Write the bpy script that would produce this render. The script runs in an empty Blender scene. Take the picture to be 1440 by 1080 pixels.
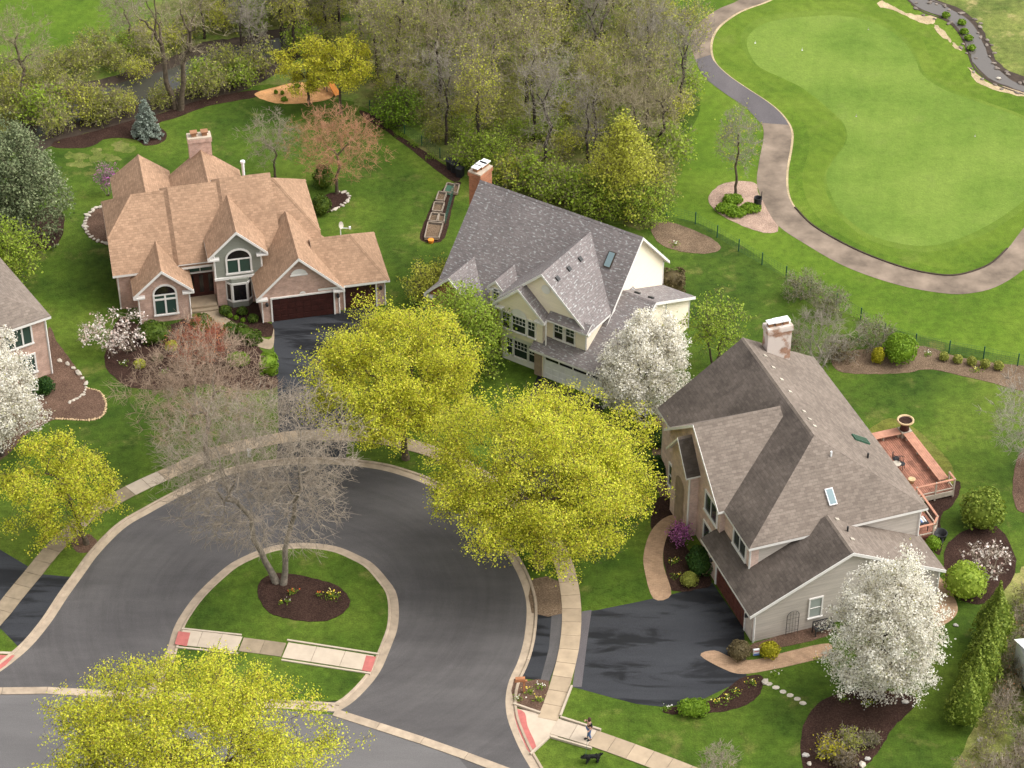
import bpy, bmesh, math, random
import numpy as np
from mathutils import Vector, Matrix
rng = np.random.default_rng(7)
random.seed(7)
R = math.radians
sc = bpy.context.scene
col = sc.collection

# ------------------------------------------------------------------ camera, sky, sun, exposure
FPX, PITCH, CAMH = 3400.0, R(36.5), 107.0
cam_d = bpy.data.cameras.new('camera'); cam = bpy.data.objects.new('camera', cam_d); col.objects.link(cam)
cam.location = (0, 0, CAMH); cam.rotation_euler = (math.pi / 2 - PITCH, 0, 0)
cam_d.sensor_width = 36; cam_d.lens = 36 * FPX / 1440; cam_d.clip_end = 3000; cam_d.clip_start = 1
sc.camera = cam
SUN_EL, SUN_AZ = R(52), R(90)            # azimuth measured clockwise from +Y (away from the camera), sun to the right
w = bpy.data.worlds.new('World'); sc.world = w; w.use_nodes = True
nt = w.node_tree; bg = nt.nodes['Background']
sky = nt.nodes.new('ShaderNodeTexSky'); sky.sky_type = 'NISHITA'; sky.sun_disc = False
sky.sun_elevation = SUN_EL; sky.sun_rotation = SUN_AZ; sky.air_density = 1.0; sky.dust_density = 4.0; sky.ozone_density = 1.0
hs = nt.nodes.new('ShaderNodeHueSaturation'); hs.inputs['Saturation'].default_value = 0.1   # thin overcast: a whiter sky
nt.links.new(sky.outputs[0], hs.inputs['Color']); nt.links.new(hs.outputs[0], bg.inputs[0]); bg.inputs[1].default_value = 0.15
sun_d = bpy.data.lights.new('sun', 'SUN'); sun_d.energy = 0.9; sun_d.angle = R(60); sun_d.color = (1, .95, .87)
sun = bpy.data.objects.new('sun', sun_d); col.objects.link(sun)
sdir = Vector((math.sin(SUN_AZ) * math.cos(SUN_EL), math.cos(SUN_AZ) * math.cos(SUN_EL), math.sin(SUN_EL)))
sun.rotation_euler = (-sdir).to_track_quat('-Z', 'Y').to_euler()
vs = sc.view_settings; vs.view_transform = 'Standard'; vs.look = 'None'; vs.gamma = 1; vs.use_curve_mapping = False
vs.exposure = 1.2

# ------------------------------------------------------------------ helpers
SP, CP = math.sin(PITCH), math.cos(PITCH)
def G(px, py, z=0.0):
    """point of the place at height z that the photograph shows at pixel px, py"""
    u = (px - 720) / FPX; v = (py - 540) / FPX
    d = (CAMH - z) / (SP + v * CP)
    return Vector((u * d, d * (CP - v * SP), z))
def link(o, parent=None):
    col.objects.link(o)
    if parent is not None: o.parent = parent
    return o
def tag(o, label=None, cat=None, group=None, kind=None):
    if label: o['label'] = label
    if cat: o['category'] = cat
    if group: o['group'] = group
    if kind: o['kind'] = kind
    return o
def empty(name, loc, rz=0.0, label=None, cat=None, group=None):
    o = bpy.data.objects.new(name, None); o.location = loc; o.rotation_euler = (0, 0, rz); o.empty_display_size = .3
    link(o); return tag(o, label, cat, group)
def mobj(name, me, parent=None, loc=(0, 0, 0), rz=0.0):
    o = bpy.data.objects.new(name, me); o.location = loc; o.rotation_euler = (0, 0, rz)
    return link(o, parent)
class MB:
    def __init__(s): s.v = []; s.f = []; s.m = []; s.uv = []
    def face(s, pts, m=0, uv=None):
        b = len(s.v); s.v += [tuple(p) for p in pts]; s.f.append(tuple(range(b, b + len(pts)))); s.m.append(m)
        s.uv.append(uv if uv else [(0, 0)] * len(pts))
    def box(s, c, d, rz=0.0, m=0, tilt=None):
        x, y, z = d[0] / 2, d[1] / 2, d[2] / 2
        M = Matrix.Rotation(rz, 3, 'Z')
        if tilt is not None: M = M @ Matrix.Rotation(tilt[1], 3, tilt[0])
        P = [Vector(c) + M @ Vector((a * x, b_ * y, e * z)) for a in (-1, 1) for b_ in (-1, 1) for e in (-1, 1)]
        b = len(s.v); s.v += [tuple(p) for p in P]
        for q in ((0, 1, 3, 2), (4, 6, 7, 5), (0, 4, 5, 1), (2, 3, 7, 6), (0, 2, 6, 4), (1, 5, 7, 3)):
            s.f.append(tuple(b + i for i in q)); s.m.append(m); s.uv.append([(0, 0)] * 4)
        return s
    def tube(s, pts, rad, n=4, m=0, cap=False):
        pts = [Vector(p) for p in pts]; b0 = len(s.v); k = len(pts)
        if not hasattr(rad, '__len__'): rad = [rad] * k
        for i, p in enumerate(pts):
            t = (pts[min(i + 1, k - 1)] - pts[max(i - 1, 0)])
            if t.length < 1e-9: t = Vector((0, 0, 1))
            t.normalize()
            a = t.cross(Vector((0, 0, 1)) if abs(t.z) < .9 else Vector((1, 0, 0))).normalized(); c = t.cross(a)
            for j in range(n):
                q = 2 * math.pi * j / n
                s.v.append(tuple(p + (a * math.cos(q) + c * math.sin(q)) * rad[i]))
        for i in range(k - 1):
            for j in range(n):
                A = b0 + i * n + j; B = b0 + i * n + (j + 1) % n
                s.f.append((A, B, B + n, A + n)); s.m.append(m); s.uv.append([(0, 0)] * 4)
        if cap:
            for base, rev in ((b0, True), (b0 + (k - 1) * n, False)):
                f = list(range(base, base + n))
                s.f.append(tuple(f[::-1] if rev else f)); s.m.append(m); s.uv.append([(0, 0)] * n)
        return s
    def lathe(s, c, prof, n=16, m=0):
        b0 = len(s.v); c = Vector(c)
        for r_, z_ in prof:
            for j in range(n):
                q = 2 * math.pi * j / n
                s.v.append((c.x + r_ * math.cos(q), c.y + r_ * math.sin(q), c.z + z_))
        for i in range(len(prof) - 1):
            for j in range(n):
                A = b0 + i * n + j; B = b0 + i * n + (j + 1) % n
                s.f.append((A, B, B + n, A + n)); s.m.append(m); s.uv.append([(0, 0)] * 4)
        return s
    def mesh(s, name, mats, smooth=False):
        me = bpy.data.meshes.new(name); me.from_pydata(s.v, [], s.f)
        for mt in (mats if isinstance(mats, (list, tuple)) else [mats]): me.materials.append(mt)
        me.polygons.foreach_set('material_index', s.m)
        if any(u != (0, 0) for q in s.uv for u in q):
            uvl = me.uv_layers.new(name='UVMap')
            uvl.data.foreach_set('uv', [c for q in s.uv for u in q for c in u])
        if smooth: me.polygons.foreach_set('use_smooth', [True] * len(s.f))
        me.update(); return me
    def build(s, name, mats, parent=None, loc=(0, 0, 0), rz=0.0, smooth=False):
        return mobj(name, s.mesh(name, mats, smooth), parent, loc, rz)

# ------------------------------------------------------------------ materials
M = {}
def nodes(name):
    m = bpy.data.materials.new(name); m.use_nodes = True; t = m.node_tree
    return m, t, t.nodes['Principled BSDF']
def mixrgb(t, fac, a, b, mode='MIX'):
    n = t.nodes.new('ShaderNodeMix'); n.data_type = 'RGBA'; n.blend_type = mode
    for i, x in ((0, fac), (6, a), (7, b)):
        if hasattr(x, 'links'): t.links.new(x, n.inputs[i])
        elif i: n.inputs[i].default_value = (*x, 1) if len(x) == 3 else x
        else: n.inputs[0].default_value = x
    return n.outputs[2]
def noise(t, scale, detail=3, rough=.55, vec=None, dist=0.0, dim=None):
    n = t.nodes.new('ShaderNodeTexNoise'); n.inputs['Scale'].default_value = scale; n.inputs['Detail'].default_value = detail
    n.inputs['Roughness'].default_value = rough; n.inputs['Distortion'].default_value = dist
    if vec is not None: t.links.new(vec, n.inputs['Vector'])
    return n.outputs[0]
def ramp(t, fac, stops):
    n = t.nodes.new('ShaderNodeValToRGB'); t.links.new(fac, n.inputs[0]); e = n.color_ramp.elements
    while len(e) < len(stops): e.new(.5)
    for q, (p, c) in zip(e, stops):
        q.position = p; q.color = (*c, 1) if hasattr(c, '__len__') else (c, c, c, 1)
    return n.outputs[0]
def bump(t, b, h, strength=.3, dist=.05):
    n = t.nodes.new('ShaderNodeBump'); n.inputs['Strength'].default_value = strength; n.inputs['Distance'].default_value = dist
    t.links.new(h, n.inputs['Height']); t.links.new(n.outputs[0], b.inputs['Normal'])
def wpos(t, scale=None, rot=0.0):
    g = t.nodes.new('ShaderNodeNewGeometry'); o = g.outputs['Position']
    if scale or rot:
        mp = t.nodes.new('ShaderNodeMapping'); t.links.new(o, mp.inputs[0])
        if scale: mp.inputs['Scale'].default_value = scale
        mp.inputs['Rotation'].default_value = (0, 0, rot); o = mp.outputs[0]
    return o
def uvs(t): return t.nodes.new('ShaderNodeUVMap').outputs[0]
def simple(name, c, rough=.7, var=.12, scale=3.0, spec=.3, metal=0.0, obj_rand=0.0):
    m, t, b = nodes(name); p = wpos(t)
    n = noise(t, scale, 4, .6, p)
    dk = tuple(x * (1 - var * 1.6) for x in c); lt = tuple(min(1, x * (1 + var)) for x in c)
    o = ramp(t, n, [(.28, dk), (.72, lt)])
    if obj_rand:
        oi = t.nodes.new('ShaderNodeObjectInfo')
        o = mixrgb(t, 1.0, o, ramp(t, oi.outputs['Random'], [(0, 1 - obj_rand), (1, 1 + obj_rand * .3)]), 'MULTIPLY')
    t.links.new(o, b.inputs['Base Color']); b.inputs['Roughness'].default_value = rough
    b.inputs['Specular IOR Level'].default_value = spec; b.inputs['Metallic'].default_value = metal
    M[name] = m; return m
def grass(name, dark, mid, light, dry, dryamt, big=.09, fine=9.0, stripe=0.0, rot=0.0, fc=1.0):
    m, t, b = nodes(name); p = wpos(t)
    a = noise(t, big, 4, .6, p); f = noise(t, fine, 4, .7, p); g2 = noise(t, .55, 4, .65, p)
    o = ramp(t, a, [(.38, dark), (.5, mid), (.62, light)])
    o = mixrgb(t, ramp(t, g2, [(.38, 0), (.62, .55)]), o, mixrgb(t, .5, o, light))
    o = mixrgb(t, ramp(t, noise(t, .33, 5, .7, wpos(t, (1, 1, 1))), [(.56, 0), (.74, dryamt)]), o, dry)
    o = mixrgb(t, 1.0, o, ramp(t, noise(t, 1.7, 5, .7, wpos(t)), [(.3, 1 - .34 * fc), (.7, 1 + .3 * fc)]), 'MULTIPLY')
    if stripe:
        wv = t.nodes.new('ShaderNodeTexWave'); wv.inputs['Scale'].default_value = .22; wv.inputs['Distortion'].default_value = 1.4
        wv.inputs['Detail'].default_value = 2; t.links.new(wpos(t, None, rot), wv.inputs[0])
        o = mixrgb(t, stripe, o, mixrgb(t, 1.0, o, ramp(t, wv.outputs[1], [(.2, .8), (.8, 1.16)]), 'MULTIPLY'))
    o = mixrgb(t, 1.0, o, ramp(t, f, [(.25, 1 - .38 * fc), (.5, 1 - .02 * fc), (.75, 1 + .3 * fc)]), 'MULTIPLY')
    t.links.new(o, b.inputs['Base Color']); b.inputs['Roughness'].default_value = .9; b.inputs['Specular IOR Level'].default_value = .12
    bump(t, b, f, .7, .06); M[name] = m
grass('lawn', (.029, .058, .006), (.052, .092, .009), (.086, .126, .015), (.17, .15, .045), .65, stripe=.1, rot=.9)
grass('rough_grass', (.056, .106, .008), (.08, .136, .011), (.11, .164, .017), (.18, .18, .045), .3, big=.06, stripe=.16, rot=.5, fc=.75)
grass('fairway', (.068, .12, .010), (.09, .143, .013), (.114, .166, .019), (.17, .18, .05), .25, big=.12, stripe=.14, rot=-.6, fc=.55)
grass('putting_green', (.088, .148, .019), (.112, .174, .025), (.138, .198, .033), (.135, .16, .045), .3, big=.1, fine=5.0, stripe=.08, rot=.2, fc=.4)
grass('collar_grass', (.074, .128, .013), (.096, .15, .017), (.12, .172, .023), (.14, .155, .045), .28, big=.11, stripe=.08, rot=-.2, fc=.45)
grass('wild_grass', (.07, .10, .02), (.13, .16, .035), (.2, .2, .06), (.36, .29, .13), .9, big=.15)
grass('wood_floor', (.085, .09, .025), (.13, .13, .04), (.12, .18, .03), (.24, .17, .10), .8, big=.3, fine=4.0)
grass('dry_grass', (.06, .09, .015), (.10, .125, .025), (.15, .155, .045), (.3, .24, .12), .95, big=.5)
grass('olive_cover', (.07, .085, .012), (.11, .115, .02), (.13, .14, .03), (.12, .1, .03), .3)
def asphalt(name, a, b_, wet, stretch, crack=True, tracks=None):
    m, t, b = nodes(name); p = wpos(t)
    n = noise(t, .35, 5, .65, wpos(t, stretch, .35)); f = noise(t, 22, 3, .7, p)
    o = ramp(t, n, [(.3, a), (.7, b_)])
    if tracks:                                        # tyre wear that follows the loop round the island
        sb = t.nodes.new('ShaderNodeVectorMath'); sb.operation = 'SUBTRACT'; t.links.new(p, sb.inputs[0]); sb.inputs[1].default_value = tracks
        ln = t.nodes.new('ShaderNodeVectorMath'); ln.operation = 'LENGTH'; t.links.new(sb.outputs[0], ln.inputs[0]); sx = t.nodes.new('ShaderNodeSeparateXYZ'); t.links.new(sb.outputs[0], sx.inputs[0])
        at = t.nodes.new('ShaderNodeMath'); at.operation = 'ARCTAN2'; t.links.new(sx.outputs[1], at.inputs[0]); t.links.new(sx.outputs[0], at.inputs[1])
        cb = t.nodes.new('ShaderNodeCombineXYZ'); t.links.new(ln.outputs['Value'], cb.inputs[0]); t.links.new(at.outputs[0], cb.inputs[1])
        o = mixrgb(t, 1.0, o, ramp(t, noise(t, 1.5, 5, .68, cb.outputs[0], .35), [(.28, .84), (.5, 1.0), (.72, 1.12)]), 'MULTIPLY')
    o = mixrgb(t, 1.0, o, ramp(t, f, [(.3, .74), (.7, 1.25)]), 'MULTIPLY')
    rr = ramp(t, n, [(.3, .75), (.7, .85)])
    if wet:
        wm = ramp(t, noise(t, .5, 6, .62, wpos(t, stretch, .12), .6), [(.5, 0), (.57, 1)])
        o = mixrgb(t, wm, o, mixrgb(t, .8, o, tuple(x * .35 for x in a))); rr = mixrgb(t, wm, (.8, .8, .8), (.45, .45, .45))
    vo = t.nodes.new('ShaderNodeTexVoronoi'); vo.feature = 'DISTANCE_TO_EDGE'; vo.inputs['Scale'].default_value = .16
    dv = t.nodes.new('ShaderNodeVectorMath'); dv.operation = 'ADD'; t.links.new(p, dv.inputs[0])
    nn = t.nodes.new('ShaderNodeTexNoise'); nn.inputs['Scale'].default_value = .8; t.links.new(p, nn.inputs[0]); t.links.new(nn.outputs[1], dv.inputs[1])
    t.links.new(dv.outputs[0], vo.inputs['Vector'])
    if crack: o = mixrgb(t, ramp(t, vo.outputs[0], [(.002, .35), (.006, 0)]), o, tuple(x * .5 for x in a))
    t.links.new(o, b.inputs['Base Color']); t.links.new(rr, b.inputs['Roughness']); b.inputs['Specular IOR Level'].default_value = .14 if wet else .3
    bump(t, b, f, .35, .01); M[name] = m
asphalt('road_asphalt', (.055, .0505, .0505), (.094, .087, .085), False, (.3, 1, 1), False, tuple(G(415, 845)))
asphalt('street_asphalt', (.092, .086, .085), (.132, .124, .122), False, (.2, 1, 1), False)
asphalt('drive_asphalt', (.027, .028, .032), (.042, .044, .049), True, (.3, 1.3, 1), False)
asphalt('path_asphalt', (.07, .062, .065), (.115, .102, .105), False, (1, .3, 1), False)
def mulch(name, a, b_, c):
    m, t, b = nodes(name); p = wpos(t); n = noise(t, 9, 5, .75, p); g2 = noise(t, .7, 4, .6, p)
    o = ramp(t, n, [(.3, a), (.52, b_), (.75, c)])
    o = mixrgb(t, 1.0, o, ramp(t, g2, [(.3, .7), (.7, 1.2)]), 'MULTIPLY')
    t.links.new(o, b.inputs['Base Color']); b.inputs['Roughness'].default_value = .95; b.inputs['Specular IOR Level'].default_value = .1
    bump(t, b, n, 1.0, .08); M[name] = m
mulch('mulch_dark', (.018, .010, .008), (.043, .023, .017), (.095, .056, .04))
mulch('mulch_brown', (.06, .034, .024), (.12, .072, .05), (.22, .15, .11))
mulch('mulch_orange', (.55, .27, .11), (.68, .36, .16), (.76, .46, .24))
mulch('gravel_pink', (.22, .14, .1), (.36, .25, .19), (.5, .38, .32))
mulch('soil_dry', (.08, .05, .035), (.16, .11, .07), (.26, .2, .14))
mulch('straw', (.3, .22, .12), (.42, .33, .2), (.52, .43, .28))
simple('concrete', (.37, .285, .195), .85, .12, 1.2, .2, obj_rand=.14)
simple('concrete_new', (.43, .355, .275), .85, .07, 1.5, .2, obj_rand=.08)
simple('concrete_old', (.28, .22, .15), .9, .14, 1.5, .15, obj_rand=.2)
simple('kerb_stone', (.38, .30, .22), .85, .16, 1.6, .2, obj_rand=.18)
simple('joint', (.16, .13, .1), .95, .2, 3)
simple('red_pad', (.38, .115, .10), .8, .12, 3)
simple('cart_path', (.2, .155, .118), .9, .32, .45, .15)
simple('white_trim', (.7, .67, .63), .6, .05, 2, .3)
simple('grey_siding', (.25, .255, .215), .7, .08, 1.2)
simple('cast_iron', (.03, .03, .03), .5, .2, 5)
simple('bark', (.10, .075, .05), .95, .35, 4)
simple('bark_grey', (.19, .16, .125), .95, .3, 4)
simple('bark_pale', (.36, .32, .27), .95, .3, 2.5)
simple('bark_dark', (.05, .038, .028), .95, .35, 4)
simple('twig_tan', (.285, .235, .18), .95, .2, 3)
simple('twig_grey', (.26, .23, .18), .95, .25, 2)
simple('twig_wood', (.26, .22, .135), .95, .25, 2)
simple('twig_rust', (.40, .21, .12), .95, .25, 2)
simple('twig_red', (.35, .12, .075), .95, .25, 2)
simple('stone_white', (.44, .39, .32), .85, .15, 3, obj_rand=.15)
simple('stone_dark', (.2, .165, .135), .9, .25, 3, obj_rand=.3)
simple('twig_brown', (.34, .245, .175), .95, .25, 2)
simple('stone_tan', (.5, .36, .2), .85, .2, 3, obj_rand=.2)
simple('stone_grey', (.4, .37, .33), .85, .2, 3, obj_rand=.2)
simple('black_plastic', (.018, .018, .02), .5, .2, 4)
simple('metal_white', (.72, .72, .72), .4, .05, 3)
simple('deck_wood', (.33, .15, .10), .75, .3, 2.2, .2, obj_rand=.22)
simple('deck_rail', (.42, .21, .14), .75, .15, 2.2, .2)
simple('post_grey', (.4, .34, .27), .8, .15, 4)
simple('cedar', (.36, .15, .07), .8, .2, 4)
simple('old_wood', (.27, .22, .17), .9, .2, 4)
simple('green_metal', (.015, .07, .045), .6, .1, 4)
simple('door_brown', (.045, .013, .01), .5, .25, 2.5, .35)
simple('door_red', (.11, .038, .028), .5, .2, 2.5, .35)
simple('door_white', (.74, .73, .70), .5, .05, 2.5)
simple('skin', (.55, .32, .23), .6, .05, 9)
simple('shirt_black', (.012, .013, .016), .9, .1, 9)
simple('jeans', (.07, .12, .24), .9, .15, 9)
simple('hair_brown', (.06, .03, .02), .8, .2, 9)
simple('fur_black', (.012, .012, .012), .9, .3, 12)
simple('terracotta', (.26, .13, .065), .8, .15, 3)
simple('paint_orange', (.75, .25, .03), .5, .1, 3)
simple('paint_blue', (.12, .2, .45), .5, .1, 3)
simple('green_tarp', (.045, .11, .07), .6, .15, 3)
simple('water_bank', (.05, .035, .025), .95, .3, 1.5)
def glass(name, c, rough):
    m, t, b = nodes(name); b.inputs['Base Color'].default_value = (*c, 1); b.inputs['Roughness'].default_value = rough
    b.inputs['Specular IOR Level'].default_value = .6 if rough < .3 else .15; M[name] = m
glass('pane_dark', (.022, .032, .03), .12); glass('pane_green', (.03, .06, .048), .2); glass('pane_sky', (.17, .23, .245), .35); glass('pane_black', (.012, .010, .012), .15)
glass('pane_blind', (.3, .33, .3), .3)
def water(name, c):
    m, t, b = nodes(name); b.inputs['Base Color'].default_value = (*c, 1); b.inputs['Roughness'].default_value = .12; b.inputs['Specular IOR Level'].default_value = .35
    bump(t, b, noise(t, 1.2, 4, .6, wpos(t)), .12, .05); M[name] = m
water('pond_water', (.05, .048, .04)); water('creek_water', (.10, .088, .078))
def shingle(name, base, tones, row=.19, tab=.36, speck=None, streak=0.25, dirt=None):
    m, t, b = nodes(name); uv = uvs(t)
    br = t.nodes.new('ShaderNodeTexBrick'); t.links.new(uv, br.inputs['Vector'])
    br.inputs['Scale'].default_value = 1; br.inputs['Brick Width'].default_value = tab; br.inputs['Row Height'].default_value = row
    br.inputs['Mortar Size'].default_value = .012; br.inputs['Mortar Smooth'].default_value = .3
    br.inputs['Color1'].default_value = (*tones[0], 1); br.inputs['Color2'].default_value = (*tones[1], 1); br.inputs['Mortar'].default_value = (*[x * .45 for x in base], 1)
    br.offset = .37
    o = br.outputs[0]
    mp = t.nodes.new('ShaderNodeMapping'); t.links.new(uv, mp.inputs[0]); mp.inputs['Scale'].default_value = (1.6, 4.5, 1)
    o = mixrgb(t, .5, o, ramp(t, noise(t, 1.3, 4, .7, mp.outputs[0]), [(.3, tuple(x * .7 for x in base)), (.7, tuple(min(1, x * 1.25) for x in base))]))
    if speck:
        mp2 = t.nodes.new('ShaderNodeMapping'); t.links.new(uv, mp2.inputs[0]); mp2.inputs['Scale'].default_value = (1, 2.2, 1)
        o = mixrgb(t, ramp(t, noise(t, 3.4, 2, .5, mp2.outputs[0]), [(.57, 0), (.66, .8)]), o, speck)
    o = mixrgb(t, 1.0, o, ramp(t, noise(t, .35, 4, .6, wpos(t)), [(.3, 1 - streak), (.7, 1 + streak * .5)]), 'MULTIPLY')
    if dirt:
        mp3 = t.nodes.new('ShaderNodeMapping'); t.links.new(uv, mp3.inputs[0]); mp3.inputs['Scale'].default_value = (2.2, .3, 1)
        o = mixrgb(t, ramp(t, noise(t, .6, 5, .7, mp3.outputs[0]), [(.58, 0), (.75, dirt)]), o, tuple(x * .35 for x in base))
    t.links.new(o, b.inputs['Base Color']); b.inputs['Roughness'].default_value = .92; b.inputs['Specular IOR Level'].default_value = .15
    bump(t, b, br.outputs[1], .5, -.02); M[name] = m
shingle('shingle_tan', (.31, .195, .125), ((.375, .24, .155), (.21, .128, .08)), .2, .3, streak=.16, dirt=.4)
shingle('shingle_mauve', (.19, .166, .161), ((.22, .188, .18), (.145, .13, .127)), .17, .4, speck=(.37, .37, .36), streak=.12, dirt=.2)
shingle('shingle_brown', (.185, .15, .123), ((.225, .185, .155), (.12, .095, .079)), .21, .36, streak=.16, dirt=.2)
shingle('shingle_brown_dark', (.105, .085, .071), ((.12, .099, .085), (.064, .052, .045)), .21, .36, streak=.4, dirt=.75)  # darker, more streaked copy of the brown shingle for some slopes
def brick(name, a, b_, mort, patch=None):
    m, t, b = nodes(name); br = t.nodes.new('ShaderNodeTexBrick'); t.links.new(uvs(t), br.inputs['Vector'])
    br.inputs['Scale'].default_value = 1; br.inputs['Brick Width'].default_value = .24; br.inputs['Row Height'].default_value = .085; br.inputs['Mortar Size'].default_value = .008
    br.inputs['Color1'].default_value = (*a, 1); br.inputs['Color2'].default_value = (*b_, 1); br.inputs['Mortar'].default_value = (*mort, 1)
    o = mixrgb(t, 1.0, br.outputs[0], ramp(t, noise(t, 1.4, 5, .7, wpos(t)), [(.3, .72), (.7, 1.18)]), 'MULTIPLY')
    if patch: o = mixrgb(t, ramp(t, noise(t, .9, 4, .6, wpos(t)), [(.42, 0), (.52, .85)]), o, patch)
    t.links.new(o, b.inputs['Base Color']); b.inputs['Roughness'].default_value = .9; b.inputs['Specular IOR Level'].default_value = .15
    bump(t, b, br.outputs[1], .6, -.012); M[name] = m
brick('brick_pink', (.56, .36, .285), (.46, .285, .22), (.5, .42, .36))
brick('brick_beige', (.66, .47, .39), (.56, .39, .32), (.56, .48, .42))
brick('brick_orange', (.40, .155, .075), (.30, .11, .055), (.3, .22, .16))
brick('brick_white', (.36, .19, .12), (.29, .15, .09), (.4, .33, .28), patch=(.62, .55, .5))
brick('paver', (.40, .26, .165), (.33, .21, .13), (.24, .17, .11))
def siding(name, c, pitch=.18, var=.1):
    m, t, b = nodes(name); uv = uvs(t); wv = t.nodes.new('ShaderNodeTexWave'); wv.wave_profile = 'SAW'; wv.bands_direction = 'Y'
    wv.inputs['Scale'].default_value = 1 / pitch / (2 * math.pi) * math.pi * .1; t.links.new(uv, wv.inputs[0])
    wv.inputs['Scale'].default_value = .314 / pitch
    mp = t.nodes.new('ShaderNodeMapping'); t.links.new(uv, mp.inputs[0]); mp.inputs['Scale'].default_value = (.35, 5, 1)
    o = ramp(t, noise(t, 1.2, 4, .65, mp.outputs[0]), [(.3, tuple(x * (1 - var) for x in c)), (.7, tuple(min(1, x * (1 + var)) for x in c))])
    o = mixrgb(t, 1.0, o, ramp(t, wv.outputs[1], [(0, .78), (.14, 1.0)]), 'MULTIPLY')
    t.links.new(o, b.inputs['Base Color']); b.inputs['Roughness'].default_value = .7; b.inputs['Specular IOR Level'].default_value = .2
    bump(t, b, wv.outputs[1], .4, .02); M[name] = m
siding('siding_cream', (.84, .74, .58), .14, .05); siding('siding_taupe', (.46, .41, .36), .2, .14); siding('siding_grey', (.25, .255, .215), .15, .08)
def leaf(name, stops, trans=.35, rough=.6):
    m = bpy.data.materials.new(name); m.use_nodes = True; t = m.node_tree; b = t.nodes['Principled BSDF']
    g = t.nodes.new('ShaderNodeNewGeometry'); o = ramp(t, g.outputs['Random Per Island'], stops)
    t.links.new(o, b.inputs['Base Color']); b.inputs['Roughness'].default_value = rough; b.inputs['Specular IOR Level'].default_value = .2
    if trans:
        tr = t.nodes.new('ShaderNodeBsdfTranslucent'); t.links.new(o, tr.inputs[0]); mx = t.nodes.new('ShaderNodeMixShader'); mx.inputs[0].default_value = trans
        t.links.new(b.outputs[0], mx.inputs[1]); t.links.new(tr.outputs[0], mx.inputs[2]); t.links.new(mx.outputs[0], t.nodes['Material Output'].inputs[0])
    M[name] = m
leaf('leaf_maple', [(0, (.28, .32, .025)), (.25, (.48, .51, .038)), (.6, (.63, .64, .05)), (.86, (.72, .68, .10)), (1, (.54, .39, .05))], .45)
leaf('leaf_gold', [(0, (.32, .34, .03)), (.5, (.56, .55, .045)), (1, (.66, .57, .06))], .45)
leaf('leaf_fresh', [(0, (.17, .25, .025)), (.5, (.28, .38, .04)), (1, (.38, .46, .07))], .45)
leaf('leaf_lime', [(0, (.32, .34, .04)), (.5, (.46, .47, .06)), (1, (.56, .55, .11))], .45)
leaf('leaf_olive', [(0, (.18, .20, .04)), (.5, (.30, .32, .06)), (1, (.42, .42, .10))], .45)
leaf('leaf_box', [(0, (.035, .07, .008)), (.5, (.07, .115, .012)), (1, (.12, .17, .02))])
leaf('leaf_dark', [(0, (.015, .05, .008)), (.5, (.03, .075, .012)), (1, (.055, .11, .02))])
leaf('leaf_bright', [(0, (.09, .17, .01)), (.5, (.15, .25, .015)), (1, (.22, .33, .03))])
leaf('leaf_yellowbush', [(0, (.22, .22, .01)), (.5, (.36, .33, .015)), (1, (.46, .4, .03))])
leaf('leaf_greybush', [(0, (.10, .1, .045)), (.5, (.17, .16, .075)), (1, (.25, .23, .12))])
leaf('leaf_brownbush', [(0, (.07, .05, .025)), (.5, (.13, .10, .045)), (1, (.2, .16, .08))])
leaf('leaf_rust', [(0, (.36, .13, .055)), (.5, (.48, .2, .085)), (1, (.55, .28, .14))], .35)
leaf('leaf_spruce', [(0, (.075, .10, .045)), (.5, (.15, .185, .085)), (1, (.26, .29, .15))], .2)
leaf('leaf_bluespruce', [(0, (.14, .17, .13)), (.5, (.22, .26, .21)), (1, (.33, .37, .31))], .2)
leaf('leaf_arbor', [(0, (.10, .15, .016)), (.5, (.17, .225, .028)), (1, (.26, .31, .05))], .3)
leaf('petal_white', [(0, (.56, .52, .38)), (.25, (.78, .74, .65)), (.8, (.88, .85, .78)), (.93, (.84, .81, .70)), (1, (.38, .36, .1))], .4)
leaf('petal_pink', [(0, (.6, .42, .36)), (.4, (.74, .64, .58)), (1, (.8, .75, .7))], .3)
leaf('petal_purple', [(0, (.3, .06, .25)), (.5, (.48, .14, .4)), (1, (.55, .25, .38))], .25)
leaf('petal_yellow', [(0, (.7, .5, .02)), (.6, (.75, .62, .08)), (1, (.8, .75, .4))], .25)
leaf('petal_red', [(0, (.5, .05, .02)), (1, (.6, .15, .03))], .25)

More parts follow.
